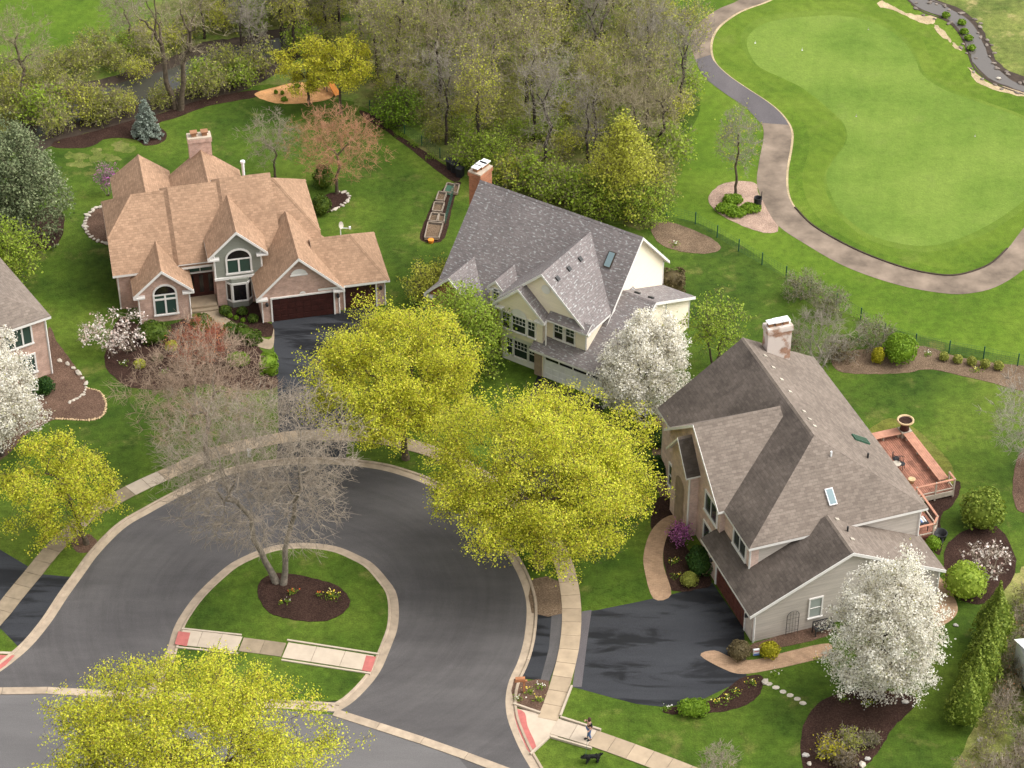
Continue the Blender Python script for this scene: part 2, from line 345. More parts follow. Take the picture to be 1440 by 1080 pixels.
# ------------------------------------------------------------------ the ground and everything laid on it
from mathutils.geometry import tessellate_polygon
def cat(pts, n=5, closed=True):
    P = [Vector((p[0], p[1])) for p in pts]; k = len(P); out = []
    for i in range(k if closed else k - 1):
        g = (lambda j: P[j % k]) if closed else (lambda j: P[max(0, min(k - 1, j))])
        a, b, c, d = g(i - 1), g(i), g(i + 1), g(i + 2)
        for j in range(n):
            t = j / n
            out.append(.5 * ((2 * b) + (c - a) * t + (2 * a - 5 * b + 4 * c - d) * t * t + (3 * b - a - 3 * c + d) * t ** 3))
    if not closed: out.append(P[-1])
    return out
def sheet(name, pts, z, mat, smooth=5, wob=0.0, world=False, thick=0.0, parent=None, kind='structure'):
    q = cat(pts, smooth) if smooth else [Vector(p) for p in pts]
    W = [Vector((p.x, p.y, z)) if world else G(p.x, p.y, 0) for p in q]
    if wob:
        W = [w_ + Vector((math.sin(w_.x * 5.1 + w_.y * 3.3) + math.sin(w_.y * 9.7 + w_.x * 2), math.cos(w_.x * 6.3 - w_.y * 4.1) + math.sin(w_.x * 11), 0)) * wob * .5 for w_ in W]
    for w_ in W: w_.z = z
    mb = MB(); b = len(W)
    mb.v = [tuple(p) for p in W]
    for tri in tessellate_polygon([W]):
        a, b_, c = tri
        n = (W[b_] - W[a]).cross(W[c] - W[a])
        mb.f.append((a, b_, c) if n.z > 0 else (a, c, b_)); mb.m.append(0); mb.uv.append([(W[i].x, W[i].y) for i in mb.f[-1]])
    if thick:
        k = len(W); mb.v += [(p.x, p.y, z - thick) for p in W]
        for i in range(k):
            j = (i + 1) % k; mb.f.append((i, j, j + k, i + k)); mb.m.append(0); mb.uv.append([(0, 0)] * 4)
    o = mb.build(name, M[mat], parent)
    if kind and parent is None: o['kind'] = kind
    return o
def wpath(pts, step=.5, n=6):
    q = [G(p.x, p.y) for p in cat(pts, n, False)]
    L = [0.0]
    for a, b in zip(q, q[1:]): L.append(L[-1] + (b - a).length)
    k = max(2, int(round(L[-1] / step))); out = []; j = 0
    for i in range(k + 1):
        s = L[-1] * i / k
        while j < len(L) - 2 and L[j + 1] < s: j += 1
        t = (s - L[j]) / max(1e-9, L[j + 1] - L[j]); out.append(q[j].lerp(q[j + 1], t))
    return out
def normals(P):
    N = []
    for i in range(len(P)):
        t = (P[min(i + 1, len(P) - 1)] - P[max(i - 1, 0)]).normalized(); N.append(Vector((-t.y, t.x, 0)))
    return N
def sweep(P, prof, mb, m=0):
    """prof: (offset to the left, z) pairs swept along P"""
    N = normals(P); b = len(mb.v); k = len(prof)
    for p, n in zip(P, N):
        for o, z in prof: mb.v.append((p.x + n.x * o, p.y + n.y * o, z))
    for i in range(len(P) - 1):
        for j in range(k - 1):
            mb.f.append((b + i * k + j, b + i * k + j + 1, b + (i + 1) * k + j + 1, b + (i + 1) * k + j)); mb.m.append(0); mb.uv.append([(0, 0)] * 4)
    for e in (0, len(P) - 1):
        mb.f.append(tuple(b + e * k + j for j in range(k))); mb.m.append(0); mb.uv.append([(0, 0)] * k)
def kerb(name, px, side, seg=3.0, gut=.5):
    """gutter pan as the base, raised kerb blocks as its parts; side +1: kerb on the left of the path direction"""
    P = wpath(px, .5); mb = MB(); sweep(P, [(0, .012), (side * gut, .016)], mb)
    N = normals(P)
    mb = MB()
    for i in range(len(P) - 1):
        a, b = P[i], P[i + 1]; q = [(a.x, a.y, .012), (b.x, b.y, .012), (b.x + N[i + 1].x * side * gut, b.y + N[i + 1].y * side * gut, .016), (a.x + N[i].x * side * gut, a.y + N[i].y * side * gut, .016)]
        mb.face(q if side > 0 else q[::-1])
    g = mb.build(name, M['kerb_stone']); g['kind'] = 'structure'
    n = max(2, int(seg / .5)); i = 0
    while i < len(P) - 1:
        S = [p.copy() for p in P[i:min(i + n, len(P) - 1) + 1]]
        if len(S) < 2: break
        d = (S[-1] - S[-2]).normalized() * .012; S[-1] = S[-1] - d
        m2 = MB(); pr = [(side * gut, .0), (side * (gut + .04), .085), (side * (gut + .07), .1), (side * (gut + .2), .105), (side * (gut + .22), 0)]
        sweep(S, pr, m2); o = m2.build('kerb_block', M['kerb_stone'], g); i += n
    return g
def slabs(name, px, width, length, z, mat, special={}, top='concrete', endgap=.015):
    P = wpath(px, length); N = normals(P); mb = MB()
    for i in range(len(P) - 1):
        h = width / 2 - .01
        mb.face([P[i] + N[i] * -h + Vector((0, 0, z)), P[i + 1] + N[i + 1] * -h + Vector((0, 0, z)), P[i + 1] + N[i + 1] * h + Vector((0, 0, z)), P[i] + N[i] * h + Vector((0, 0, z))])
    g = mb.build(name, M[mat]); g['kind'] = 'structure'
    for i in range(len(P) - 1):
        t = (P[i + 1] - P[i]).normalized() * endgap; h = width / 2; zt = z + .035 + .006 * math.sin(i * 7.3)
        q = [P[i] + t - N[i] * h, P[i + 1] - t - N[i + 1] * h, P[i + 1] - t + N[i + 1] * h, P[i] + t + N[i] * h]
        m2 = MB(); T = [(p.x, p.y, zt) for p in q]; B = [(p.x, p.y, z) for p in q]
        m2.face(T)
        for j in range(4): k = (j + 1) % 4; m2.face([B[j], B[k], T[k], T[j]])
        m2.build('slab', M[special.get(i, top)], g)
    return g, P

gm = MB(); gm.face([(-500, -100, 0), (500, -100, 0), (500, 900, 0), (-500, 900, 0)]); gnd = gm.build('ground', M['lawn']); gnd['kind'] = 'structure'

# golf course side
sheet('golf_rough', [(905, 0), (1040, -40), (1500, -40), (1500, 520), (1440, 505), (1330, 482), (1200, 445), (1130, 405), (1050, 350), (985, 315), (935, 298), (930, 250), (960, 200), (985, 150), (965, 100), (930, 40)], .004, 'rough_grass')
sheet('fringe', [(1012, 40), (1060, 10), (1150, 2), (1230, 8), (1290, 45), (1318, 95), (1380, 132), (1470, 160), (1500, 330), (1410, 345), (1350, 378), (1290, 370), (1210, 345), (1150, 305), (1128, 255), (1138, 205), (1125, 165), (1070, 125), (1015, 90)], .008, 'fairway')
GREEN = [(1050, 62), (1060, 42), (1085, 30), (1130, 24), (1180, 22), (1230, 32), (1267, 55), (1287, 82), (1297, 105), (1330, 127), (1380, 145), (1445, 172), (1500, 230), (1450, 275), (1380, 322), (1305, 346), (1230, 333), (1187, 303), (1170, 277), (1162, 250), (1170, 228), (1190, 200), (1187, 175), (1162, 150), (1130, 125), (1100, 110), (1065, 92)]
sheet('collar', [(1245 + (x - 1245) * 1.045, 185 + (y - 185) * 1.05) for x, y in GREEN], .0095, 'collar_grass')
sheet('putting_green', GREEN, .012, 'putting_green')
sheet('far_meadow', [(1300, -5), (1360, 20), (1382, 45), (1398, 80), (1420, 103), (1520, 130), (1520, -60), (1310, -60)], .016, 'wild_grass', 4)
sheet('creek_bank', [(1290, -6), (1345, 10), (1374, 32), (1392, 62), (1402, 84), (1420, 100), (1500, 128), (1500, 145), (1432, 128), (1392, 112), (1368, 88), (1352, 48), (1328, 26), (1290, 12), (1270, -6)], .020, 'water_bank', 4, .15)
sheet('creek', [(1274, -6), (1295, 13), (1330, 26), (1350, 44), (1362, 72), (1371, 92), (1397, 114), (1440, 129), (1500, 146), (1500, 130), (1440, 121), (1412, 106), (1392, 84), (1378, 50), (1352, 21), (1297, -6)], .024, 'creek_water', 4, .12)
for i, pts in enumerate(([(1236, 1), (1255, 8), (1275, 18), (1295, 22), (1316, 24), (1312, 34), (1296, 32), (1280, 26), (1255, 14), (1238, 10)], [(1313, 34), (1325, 42), (1338, 56), (1335, 59), (1318, 45)], [(1340, 60), (1352, 68), (1350, 71), (1340, 66)], [(1362, 95), (1375, 105), (1392, 118), (1440, 128), (1440, 136), (1395, 125), (1370, 112)])):
    sheet('bare_patch', pts, .016 + .001 * i, 'straw', 4, .15)
OUT = [(1050, -20), (1039, 0), (1012, 12), (990, 26), (974, 44), (971, 60), (977, 82), (990, 108), (1020, 132), (1047, 150), (1068, 170), (1074, 190), (1067, 230), (1065, 262), (1080, 297), (1097, 320), (1130, 342), (1180, 371), (1230, 391), (1280, 405), (1330, 413), (1362, 413), (1400, 404), (1440, 379), (1490, 330)]
INN = [(1115, -20), (1080, 1), (1050, 12), (1030, 22), (1008, 40), (999, 62), (1003, 85), (1020, 103), (1045, 121), (1080, 144), (1100, 162), (1112, 182), (1112, 205), (1106, 240), (1107, 270), (1117, 292), (1142, 317), (1180, 340), (1220, 359), (1267, 376), (1305, 385), (1342, 388), (1375, 380), (1397, 369), (1417, 350), (1440, 320), (1475, 280)]
def band(name, A, B, z, mat): return sheet(name, [*cat(A, 4, False), *cat(B, 4, False)[::-1]], z, mat, 0)
sheet('path_verge', [*cat([(x + 3, y + 1) for x, y in INN], 4, False), *cat(INN, 4, False)[::-1]], .018, 'straw', 0)
band('cart_path', OUT, INN, .022, 'cart_path')
band('cart_path_patch', [(978, 84), (990, 108), (1020, 132), (1047, 150), (1069, 173)], [(1000, 77), (1003, 85), (1020, 103), (1045, 121), (1080, 144), (1100, 162), (1109, 176)], .026, 'path_asphalt')
edge = MB(); P = wpath(INN[15:25], .6); sweep(P, [(-.02, 0), (-.02, .1), (.1, .1), (.1, 0)], edge)
eo = edge.build('path_edging', M['water_bank']); eo['kind'] = 'structure'

# the wood, the pond and the back meadow on the left
sheet('back_meadow', [(-60, -40), (230, -40), (215, 20), (150, 62), (95, 92), (60, 95), (-60, 100)], .004, 'rough_grass', 5)
sheet('wood_floor', [(-60, 95), (60, 92), (130, 62), (220, 20), (240, -60), (860, -60), (890, 10), (920, 60), (935, 110), (930, 170), (915, 235), (925, 300), (930, 318), (880, 318), (800, 300), (700, 268), (640, 240), (590, 205), (520, 158), (480, 140), (380, 120), (300, 132), (210, 165), (80, 205), (-60, 230)], .008, 'wood_floor', 5, .5)
sheet('pond_bank', [(40, 138), (140, 112), (190, 96), (237, 82), (287, 60), (330, 54), (390, 40), (460, 20), (470, 40), (420, 80), (365, 116), (325, 134), (275, 145), (225, 160), (175, 176), (120, 188), (70, 206), (30, 220)], .012, 'water_bank', 5, .2)
sheet('pond', [(70, 152), (140, 126), (190, 110), (237, 97), (287, 76), (330, 66), (390, 54), (455, 36), (415, 62), (357, 92), (325, 104), (275, 117), (225, 134), (175, 151), (120, 167), (75, 184), (50, 196)], .016, 'pond_water', 5, .15)
# mulch beds
def bed(pts, mat, z=.012, s=5, name='mulch_bed', wob=.05): return sheet(name, pts, z, mat, s, wob, thick=.03)
bed([(77, 199), (112, 190), (150, 180), (190, 168), (225, 160), (275, 143), (325, 132), (362, 127), (362, 136), (325, 143), (290, 150), (250, 165), (223, 174), (235, 188), (228, 200), (205, 205), (188, 196), (150, 195), (125, 207), (78, 208)], 'mulch_dark', .02)
gp = np.random.default_rng(12)
for k in range(16):
    t_ = k / 15; px, py = 185 - 95 * t_ + gp.normal() * 9, 203 + 28 * t_ + gp.normal() * 5; rx, ry = gp.uniform(6, 17), gp.uniform(2.5, 6)
    sheet('dry_patch', [(px + rx * math.cos(a) * gp.uniform(.6, 1.2), py + ry * math.sin(a) * gp.uniform(.6, 1.2)) for a in np.arange(0, 6.2, .7)], .005 + .0002 * k, 'dry_grass', 4, .12)
bed([(358, 132), (390, 122), (420, 116), (455, 120), (472, 126), (465, 138), (440, 144), (400, 146), (375, 142)], 'mulch_orange', .022, name='play_area')
bed([(505, 155), (530, 165), (560, 190), (600, 215), (635, 238), (650, 245), (640, 256), (615, 240), (580, 212), (545, 186), (515, 168)], 'mulch_dark', .02)
bed([(648, 256), (640, 275), (632, 310), (625, 335), (610, 342), (592, 338), (592, 325), (604, 295), (615, 275), (628, 262)], 'mulch_dark', .02)
bed([(152, 292), (135, 293), (122, 306), (120, 322), (132, 336), (152, 342)], 'mulch_brown', .02)
bed([(60, 295), (78, 292), (90, 305), (88, 330), (75, 348), (55, 352), (30, 350), (35, 320)], 'mulch_dark', .02)
bed([(452, 278), (475, 270), (488, 272), (490, 280), (478, 290), (465, 297), (455, 300)], 'mulch_dark', .02)
bed([(68, 462), (80, 480), (95, 500), (112, 525), (122, 545), (140, 552), (150, 568), (145, 585), (125, 592), (80, 590), (55, 600), (35, 612), (10, 640), (-20, 650), (-20, 540), (60, 540)], 'mulch_brown', .02)
bed([(168, 448), (194, 456), (235, 458), (268, 446), (296, 452), (320, 466), (345, 480), (368, 492), (385, 520), (388, 545), (340, 548), (290, 540), (240, 548), (185, 545), (160, 530), (148, 515), (150, 490)], 'mulch_dark', .02)
bed([(300, 436), (318, 428), (345, 424), (368, 430), (372, 450), (384, 458), (384, 470), (372, 474), (345, 461), (318, 449)], 'mulch_dark', .024)
bed([(915, 318), (935, 312), (960, 318), (1000, 335), (1013, 350), (990, 357), (950, 352), (925, 340)], 'soil_dry', .02)
bed([(1010, 262), (1035, 255), (1062, 258), (1068, 275), (1095, 318), (1080, 328), (1045, 318), (1010, 300), (996, 280)], 'gravel_pink', .02, name='gravel_bed')
bed([(1170, 500), (1210, 492), (1260, 488), (1300, 487), (1340, 500), (1380, 508), (1440, 515), (1480, 520), (1480, 556), (1430, 548), (1380, 535), (1310, 520), (1270, 525), (1220, 526), (1180, 522)], 'soil_dry', .02)
bed([(1310, 690), (1345, 676), (1350, 690), (1338, 712), (1325, 722), (1322, 745), (1325, 770), (1318, 780), (1305, 760), (1300, 720)], 'mulch_dark', .02)
bed([(1330, 770), (1360, 745), (1400, 740), (1425, 775), (1427, 805), (1405, 838), (1375, 850), (1345, 840), (1330, 820)], 'mulch_dark', .02)
bed([(1440, 630), (1427, 660), (1425, 700), (1436, 720), (1470, 720), (1470, 630)], 'mulch_brown', .02)
bed([(1150, 990), (1175, 977), (1215, 970), (1270, 975), (1290, 985), (1275, 1005), (1255, 1025), (1240, 1050), (1220, 1075), (1190, 1095), (1140, 1095), (1126, 1060), (1130, 1020)], 'mulch_dark', .02)
bed([(1060, 905), (1160, 878), (1162, 895), (1100, 910), (1062, 920)], 'mulch_brown', .024)
bed([(1040, 955), (1070, 950), (1072, 968), (1060, 985), (1030, 998), (985, 1004), (940, 1004), (938, 996), (1000, 985)], 'mulch_dark', .02)
bed([(722, 955), (740, 958), (772, 958), (760, 1002), (724, 992)], 'mulch_brown', .02, 2)
bed([(748, 815), (788, 818), (791, 862), (748, 862)], 'soil_dry', .02, 2)
bed([(362, 830), (375, 812), (400, 808), (440, 815), (475, 826), (492, 845), (485, 862), (465, 873), (440, 876), (405, 872), (375, 860)], 'mulch_dark', .14)
bed([(925, 700), (950, 710), (960, 760), (1000, 815), (985, 828), (945, 830), (935, 800), (930, 760), (915, 740)], 'mulch_dark', .018)
bed([(920, 590), (938, 590), (946, 640), (948, 700), (930, 700), (918, 650)], 'soil_dry', .014)
bed([(100, 755), (125, 752), (136, 762), (130, 775), (108, 776)], 'mulch_brown', .02)
sheet('scrub_ground', [(1400, 830), (1440, 800), (1500, 800), (1500, 1120), (1330, 1120), (1360, 1040), (1385, 990), (1400, 930)], .006, 'wild_grass', 5, .3)
sheet('ground_cover', [(1215, 612), (1240, 592), (1262, 590), (1290, 605), (1320, 632), (1338, 655), (1342, 672), (1335, 680), (1290, 640), (1262, 610), (1230, 618)], .03, 'olive_cover', 5, .05)

# roads and driveways
KO = [(-60, 985), (-20, 957), (0, 945), (20, 930), (45, 908), (72, 875), (95, 840), (118, 808), (140, 778), (175, 743), (210, 722), (243, 704), (300, 676), (357, 660), (420, 653), (480, 654), (530, 660), (562, 668), (600, 682), (640, 705), (680, 740), (708, 775), (728, 808), (740, 847), (738, 892), (729, 928), (716, 957), (711, 982), (713, 1008), (722, 1034), (733, 1058), (748, 1084), (762, 1110)]
sheet('cul_de_sac', [*cat(KO, 4, False), Vector((700, 1130)), Vector((640, 1060)), Vector((475, 1003)), Vector((280, 985)), Vector((85, 971)), Vector((-60, 975))], .008, 'road_asphalt', 0)
sheet('street', [(-60, 976), (85, 973), (280, 987), (475, 1006), (640, 1062), (720, 1090), (800, 1140), (900, 1300), (-60, 1300)], .006, 'street_asphalt', 0)
kerb('kerb', KO, 1)
KI = [(190, 976), (212, 962), (226, 940), (237, 907), (243, 887), (253, 867), (275, 837), (306, 807), (332, 788), (375, 770), (410, 764), (442, 764), (475, 769), (502, 780), (525, 793), (545, 815), (557, 833), (561, 857), (559, 884), (551, 907), (545, 922), (536, 942), (521, 963), (497, 987), (475, 1001)]
kerb('island_kerb', KI, -1)
KB = [(475, 1001), (430, 998), (350, 994), (270, 988), (190, 979)]
kerb('island_kerb', KB, -1)
PI_, PB_ = wpath(KI, .7), wpath(KB, .7)
def inset(P_, d): return [(p.x - n.x * d, p.y - n.y * d) for p, n in zip(P_, normals(P_))]
sheet('island_lawn', inset(PI_, .69)[2:-1] + inset(PB_, .69)[2:-2], .10, 'lawn', 0, world=True, thick=.09)
# concrete valley gutter between the loop and the street
for pa in ([(-60, 973), (20, 972), (85, 972), (190, 980)], [(470, 1002), (520, 1018), (600, 1044), (700, 1080), (780, 1112)]):
    slabs('valley_gutter', pa, .62, 3.2, .014, 'joint', {}, 'kerb_stone')
sheet('driveway', [(382, 452), (471, 440), (486, 437), (530, 427), (522, 470), (505, 520), (492, 580), (486, 652), (440, 652), (388, 656), (392, 600), (390, 540)], .010, 'drive_asphalt', 0)
sheet('driveway', [(757, 526), (795, 548), (850, 573), (840, 610), (790, 680), (735, 745), (712, 776), (690, 745), (650, 708), (690, 660), (725, 600)], .010, 'drive_asphalt', 0)
sheet('driveway', [(819, 861), (840, 858), (900, 846), (945, 836), (1002, 820), (1046, 884), (1048, 915), (1050, 956), (1020, 968), (985, 985), (950, 992), (930, 994), (895, 990), (860, 981), (805, 966), (812, 915)], .010, 'drive_asphalt', 0)
sheet('driveway_edge', [(818, 860), (832, 858), (826, 900), (818, 966), (805, 966), (812, 915)], .013, 'path_asphalt', 0)
sheet('driveway_apron', [(745, 861), (791, 861), (790, 910), (773, 958), (732, 954), (741, 905)], .010, 'drive_asphalt', 0)
sheet('driveway_apron', [(776, 861), (791, 861), (788, 912), (772, 958), (760, 957), (772, 912)], .013, 'road_asphalt', 0)
sheet('driveway', [(-60, 740), (0, 773), (40, 797), (62, 808), (107, 812), (85, 842), (62, 875), (30, 914), (3, 886), (-60, 840)], .010, 'drive_asphalt', 0)

# pavements, each slab a piece
WALK = [(-60, 930), (0, 864), (22, 836), (44, 810), (75, 772), (108, 740), (130, 720), (177, 694), (205, 680), (250, 660), (300, 638), (360, 623), (410, 614), (455, 612), (500, 613), (535, 617), (585, 628), (622, 641), (655, 656), (692, 680), (730, 712), (768, 750), (787, 780), (798, 812), (804, 857), (801, 908), (790, 955), (778, 992), (770, 1012)]
g, PW = slabs('pavement', WALK, 1.27, 1.32, .012, 'joint', {})
# colours of single slabs: weathered ones and the few new pale ones
for i, s in enumerate(sorted((c for c in g.children), key=lambda o: o.name)):
    c = PW[i]; 
    x = c.x
    old = (c.y < 144 and x < -20.5) or (-19 < x < -8 and c.y < 152 and (i % 3)) 
    if abs((c - G(196, 684)).length) < 1.0: s.data.materials[0] = M['concrete_new']
    elif G(0, 900).y < c.y < G(0, 690).y and x < -21: s.data.materials[0] = M['concrete_old']
    elif (i * 7) % 5 == 0: s.data.materials[0] = M['concrete_old'] if x < -3 else M['concrete']
slabs('pavement', [(779, 1022), (810, 1031), (841, 1041), (897, 1061), (960, 1085), (1020, 1110)], 1.4, 1.32, .02, 'joint', {0: 'concrete_new', 1: 'concrete_new'})
sheet('kerb_ramp', [(724, 996), (760, 1004), (790, 1012), (784, 1038), (771, 1037), (746, 1062), (733, 1040), (724, 1015)], .028, 'concrete_new', 0, thick=.02)
sheet('ramp_pad', [(724, 998), (738, 1003), (742, 1022), (754, 1050), (745, 1059), (734, 1038), (726, 1018)], .036, 'red_pad', 3, thick=.01)
def iwalk(px, sp, new):
    return slabs('island_walk', px, 1.5, 1.75, .105, 'joint', {0: sp} if sp else {}, new)
g1, p1 = slabs('island_walk', [(253, 898), (300, 903), (337, 908)], 1.45, 1.45, .105, 'joint', {}, 'concrete_new')
g2, p2 = slabs('island_walk', [(339, 908), (370, 912), (399, 916)], 1.3, 1.6, .105, 'joint', {}, 'concrete_old')
g3, p3 = slabs('island_walk', [(401, 916), (460, 925), (522, 935)], 1.45, 1.65, .105, 'joint', {}, 'concrete_new')
sheet('ramp_pad', [(251, 890), (268, 892), (263, 911), (246, 908)], .15, 'red_pad', 0, thick=.01)
sheet('ramp_pad', [(515, 924), (529, 926), (522, 947), (509, 945)], .15, 'red_pad', 0, thick=.01)
sheet('ramp_pad', [(-4, 921), (21, 922), (8, 936), (-4, 944)], .03, 'red_pad', 0, thick=.01)
for A, B in (((20, 919), (-40, 917)), ):
    slabs('walk_edge', [A, B], .2, 2, .02, 'joint', {}, 'concrete_new')
for A, B in (((256, 886), (340, 895)), ((248, 912), (335, 921)), ((404, 902), (533, 922)), ((396, 930), (521, 949)), ((804, 966), (788, 1008)), ((788, 1010), (845, 1028)), ((722, 991), (760, 1004)), ((746, 1062), (773, 1037)), ((773, 1037), (832, 1054))):
    a, b = G(*A), G(*B); d = b - a
    m2 = MB(); m2.box(((a + b) / 2) + Vector((0, 0, .09)), (d.length, .13, .16), math.atan2(d.y, d.x)); o = m2.build('edge_kerb', M['concrete_new']); o['kind'] = 'structure'
# brick paths of the near house and the stone path of the tan house
sheet('brick_path', [(919, 842), (906, 800), (906, 775), (915, 748), (932, 730), (950, 724), (956, 735), (942, 748), (934, 768), (933, 795), (944, 836)], .02, 'paver', 4, thick=.02)
sheet('brick_path', [(985, 922), (1005, 915), (1030, 925), (1060, 928), (1110, 916), (1165, 905), (1165, 922), (1130, 932), (1085, 942), (1045, 948), (1020, 942)], .022, 'paver', 4, thick=.02)
sheet('brick_path', [(1315, 815), (1330, 820), (1344, 845), (1346, 862), (1332, 876), (1312, 879)], .022, 'paver', 4, thick=.02)
sheet('stone_path', [(282, 438), (305, 436), (318, 447), (345, 462), (378, 478), (385, 462), (384, 488), (370, 490), (340, 478), (310, 463), (292, 450)], .03, 'concrete_old', 4, thick=.02)

# ------------------------------------------------------------------ houses
def clip(poly, n, d):
    out = []; k = len(poly)
    for i in range(k):
        a, b = poly[i], poly[(i + 1) % k]; da = n.dot(a) - d; db = n.dot(b) - d
        if da <= 1e-7: out.append(a)
        if (da < -1e-7 and db > 1e-7) or (da > 1e-7 and db < -1e-7): out.append(a + (b - a) * (da / (da - db)))
    return out
def facepoly(i, HS):
    n, d = HS[i]; n = n.normalized(); d = HS[i][1] / HS[i][0].length
    a = n.cross(Vector((0, 0, 1)) if abs(n.z) < .95 else Vector((1, 0, 0))).normalized(); b = n.cross(a)
    c = n * d; S = 200; poly = [c + a * S + b * S, c - a * S + b * S, c - a * S - b * S, c + a * S - b * S]
    for j, (m, e) in enumerate(HS):
        if j != i:
            poly = clip(poly, m, e)
            if len(poly) < 3: return []
    if (poly[1] - poly[0]).cross(poly[2] - poly[0]).dot(n) < 0: poly = poly[::-1]
    return poly
def up(a, b, c): return (Vector((-a, -b, 1)), c)            # z <= a*u + b*v + c
def side(x, y, d): return (Vector((x, y, 0)), d)             # x*u + y*v <= d
def roof(par, ups, sides, floor, mat, t=.2, caps=True, capmat=None, mats={}):
    """the slopes of one convex roof, each a slab with fascia edges and ridge caps"""
    HS = ups + sides + [(Vector((0, 0, -1)), -floor)]; polys = []
    for i in range(len(ups)):
        p = facepoly(i, HS)
        if len(p) < 3: continue
        polys.append((i, p)); n = ups[i][0].normalized(); h = Vector((n.x, n.y, 0)); h = h.normalized() if h.length > 1e-6 else Vector((0, 1, 0)); e = Vector((-h.y, h.x, 0)); sl = n.cross(e)
        mb = MB(); mb.face(p, 0, [(q.dot(e), q.dot(sl)) for q in p]); lo = [q - Vector((0, 0, t)) for q in p]
        mb.face(lo[::-1], 1)
        for k in range(len(p)): j = (k + 1) % len(p); mb.face([lo[k], lo[j], p[j], p[k]], 1)
        mb.build('roof_slope', [M[mats.get(i, mat)], M['white_trim']], par)
    if caps:
        for x in range(len(polys)):
            i, p = polys[x]
            for y in range(x + 1, len(polys)):
                j, q = polys[y]; E = [a for a in p if abs(ups[j][0].dot(a) - ups[j][1]) < 1e-4]
                if len(E) == 2 and (E[1] - E[0]).length > .6:
                    a, b = E; ni, nj = ups[i][0].normalized(), ups[j][0].normalized(); d = (b - a).normalized()
                    wi = ni.cross(d); wi = wi if wi.z < 0 else -wi
                    wj = nj.cross(d); wj = wj if wj.z < 0 else -wj
                    tp = Vector((0, 0, .045)); mb = MB(); r_ = []
                    for e in (a, b): r_ += [e + wi * .17 + ni * .012, e + tp, e + wj * .17 + nj * .012]
                    L = (b - a).length
                    mb.face([r_[0], r_[1], r_[4], r_[3]], 0, [(0, 0), (0, .17), (L, .17), (L, 0)]); mb.face([r_[1], r_[2], r_[5], r_[4]], 0, [(0, 0), (0, .17), (L, .17), (L, 0)])
                    mb.build('ridge_cap', M[capmat or mat], par)
    return polys
def walls(par, ups, box, mat, z0=0.0, name='wall', drop=.12, extra=()):
    """wall body of a wing: the box u0,u1,v0,v1 cut by the roof slopes"""
    u0, u1, v0, v1 = box
    HS = [(n, d - drop) for n, d in ups] + [side(-1, 0, -u0), side(1, 0, u1), side(0, -1, -v0), side(0, 1, v1), (Vector((0, 0, -1)), -z0)] + list(extra)
    mb = MB(); k = len(ups)
    for i in range(len(HS)):
        p = facepoly(i, HS)
        if len(p) < 3: continue
        n = HS[i][0].normalized(); e = Vector((-n.y, n.x, 0))
        mb.face(p, 0, [(q.dot(e) if abs(n.z) < .5 else q.x, q.z if abs(n.z) < .5 else q.y) for q in p])
    return mb.build(name, M[mat], par)
def onwall(c, n, x, y, out):
    """point on a wall: x to the right seen from outside, y up, out proud of the wall"""
    return Vector((c[0] + -n[1] * x + n[0] * out, c[1] + n[0] * x + n[1] * out, c[2] + y))
def wbox(mb, c, n, x0, x1, y0, y1, o0, o1, m=0):
    P = [onwall(c, n, x, y, o) for o in (o0, o1) for x, y in ((x0, y0), (x1, y0), (x1, y1), (x0, y1))]
    for q in ((4, 5, 6, 7), (0, 1, 5, 4), (1, 2, 6, 5), (2, 3, 7, 6), (3, 0, 4, 7)): mb.face([P[i] for i in q], m)
def window(par, c, n, W, H, cols=1, rows=1, pane='pane_dark', trim=.11, bar=.05, arch=0.0, name='window', mull=None, panes2=None):
    """frame mesh with its panes as sub-parts; c = middle of the sill; arch = height of a round top"""
    mb = MB(); h = W / 2
    wbox(mb, c, n, -h - trim, -h, -.02, H, 0, .08); wbox(mb, c, n, h, h + trim, -.02, H, 0, .08)
    wbox(mb, c, n, -h - trim - .04, h + trim + .04, -trim, -.02, 0, .13)
    if not arch: wbox(mb, c, n, -h - trim, h + trim, H, H + trim, 0, .09)
    cw = W / cols; rh = H / rows
    for i in range(1, cols): wbox(mb, c, n, -h + cw * i - (mull or bar) / 2, -h + cw * i + (mull or bar) / 2, 0, H, 0, .075)
    for j in range(1, rows): wbox(mb, c, n, -h, h, rh * j - bar / 2, rh * j + bar / 2, 0, .07)
    if arch:
        wbox(mb, c, n, -h - trim, h + trim, H - .05, H + .05, 0, .085)
        K = 12; 
        for i in range(K):
            q0, q1 = math.pi * i / K, math.pi * (i + 1) / K
            for r0, r1 in ((1, 1),):
                A = [(math.cos(q) * (h + e), H + .05 + math.sin(q) * (arch + e)) for q in (q0, q1) for e in (0, trim)]
                P = [onwall(c, n, x, y, o) for o in (.08, 0) for x, y in (A[0], A[1], A[3], A[2])]
                for f in ((0, 1, 2, 3), (1, 5, 6, 2), (0, 3, 7, 4)): mb.face([P[k] for k in f])
    o = mb.build(name, M['white_trim'], par)
    for i in range(cols):
        for j in range(rows):
            m2 = MB(); wbox(m2, c, n, -h + cw * i + .02, -h + cw * (i + 1) - .02, rh * j + .02, rh * (j + 1) - .02, 0, .03)
            m2.build('pane', M[panes2 if (panes2 and j == 0) else pane], o)
    if arch:
        m2 = MB(); m2.face([onwall(c, n, math.cos(math.pi * i / 12) * h, H + .05 + math.sin(math.pi * i / 12) * arch, .03) for i in range(13)]); m2.build('pane', M['pane_black'], o)
    return o
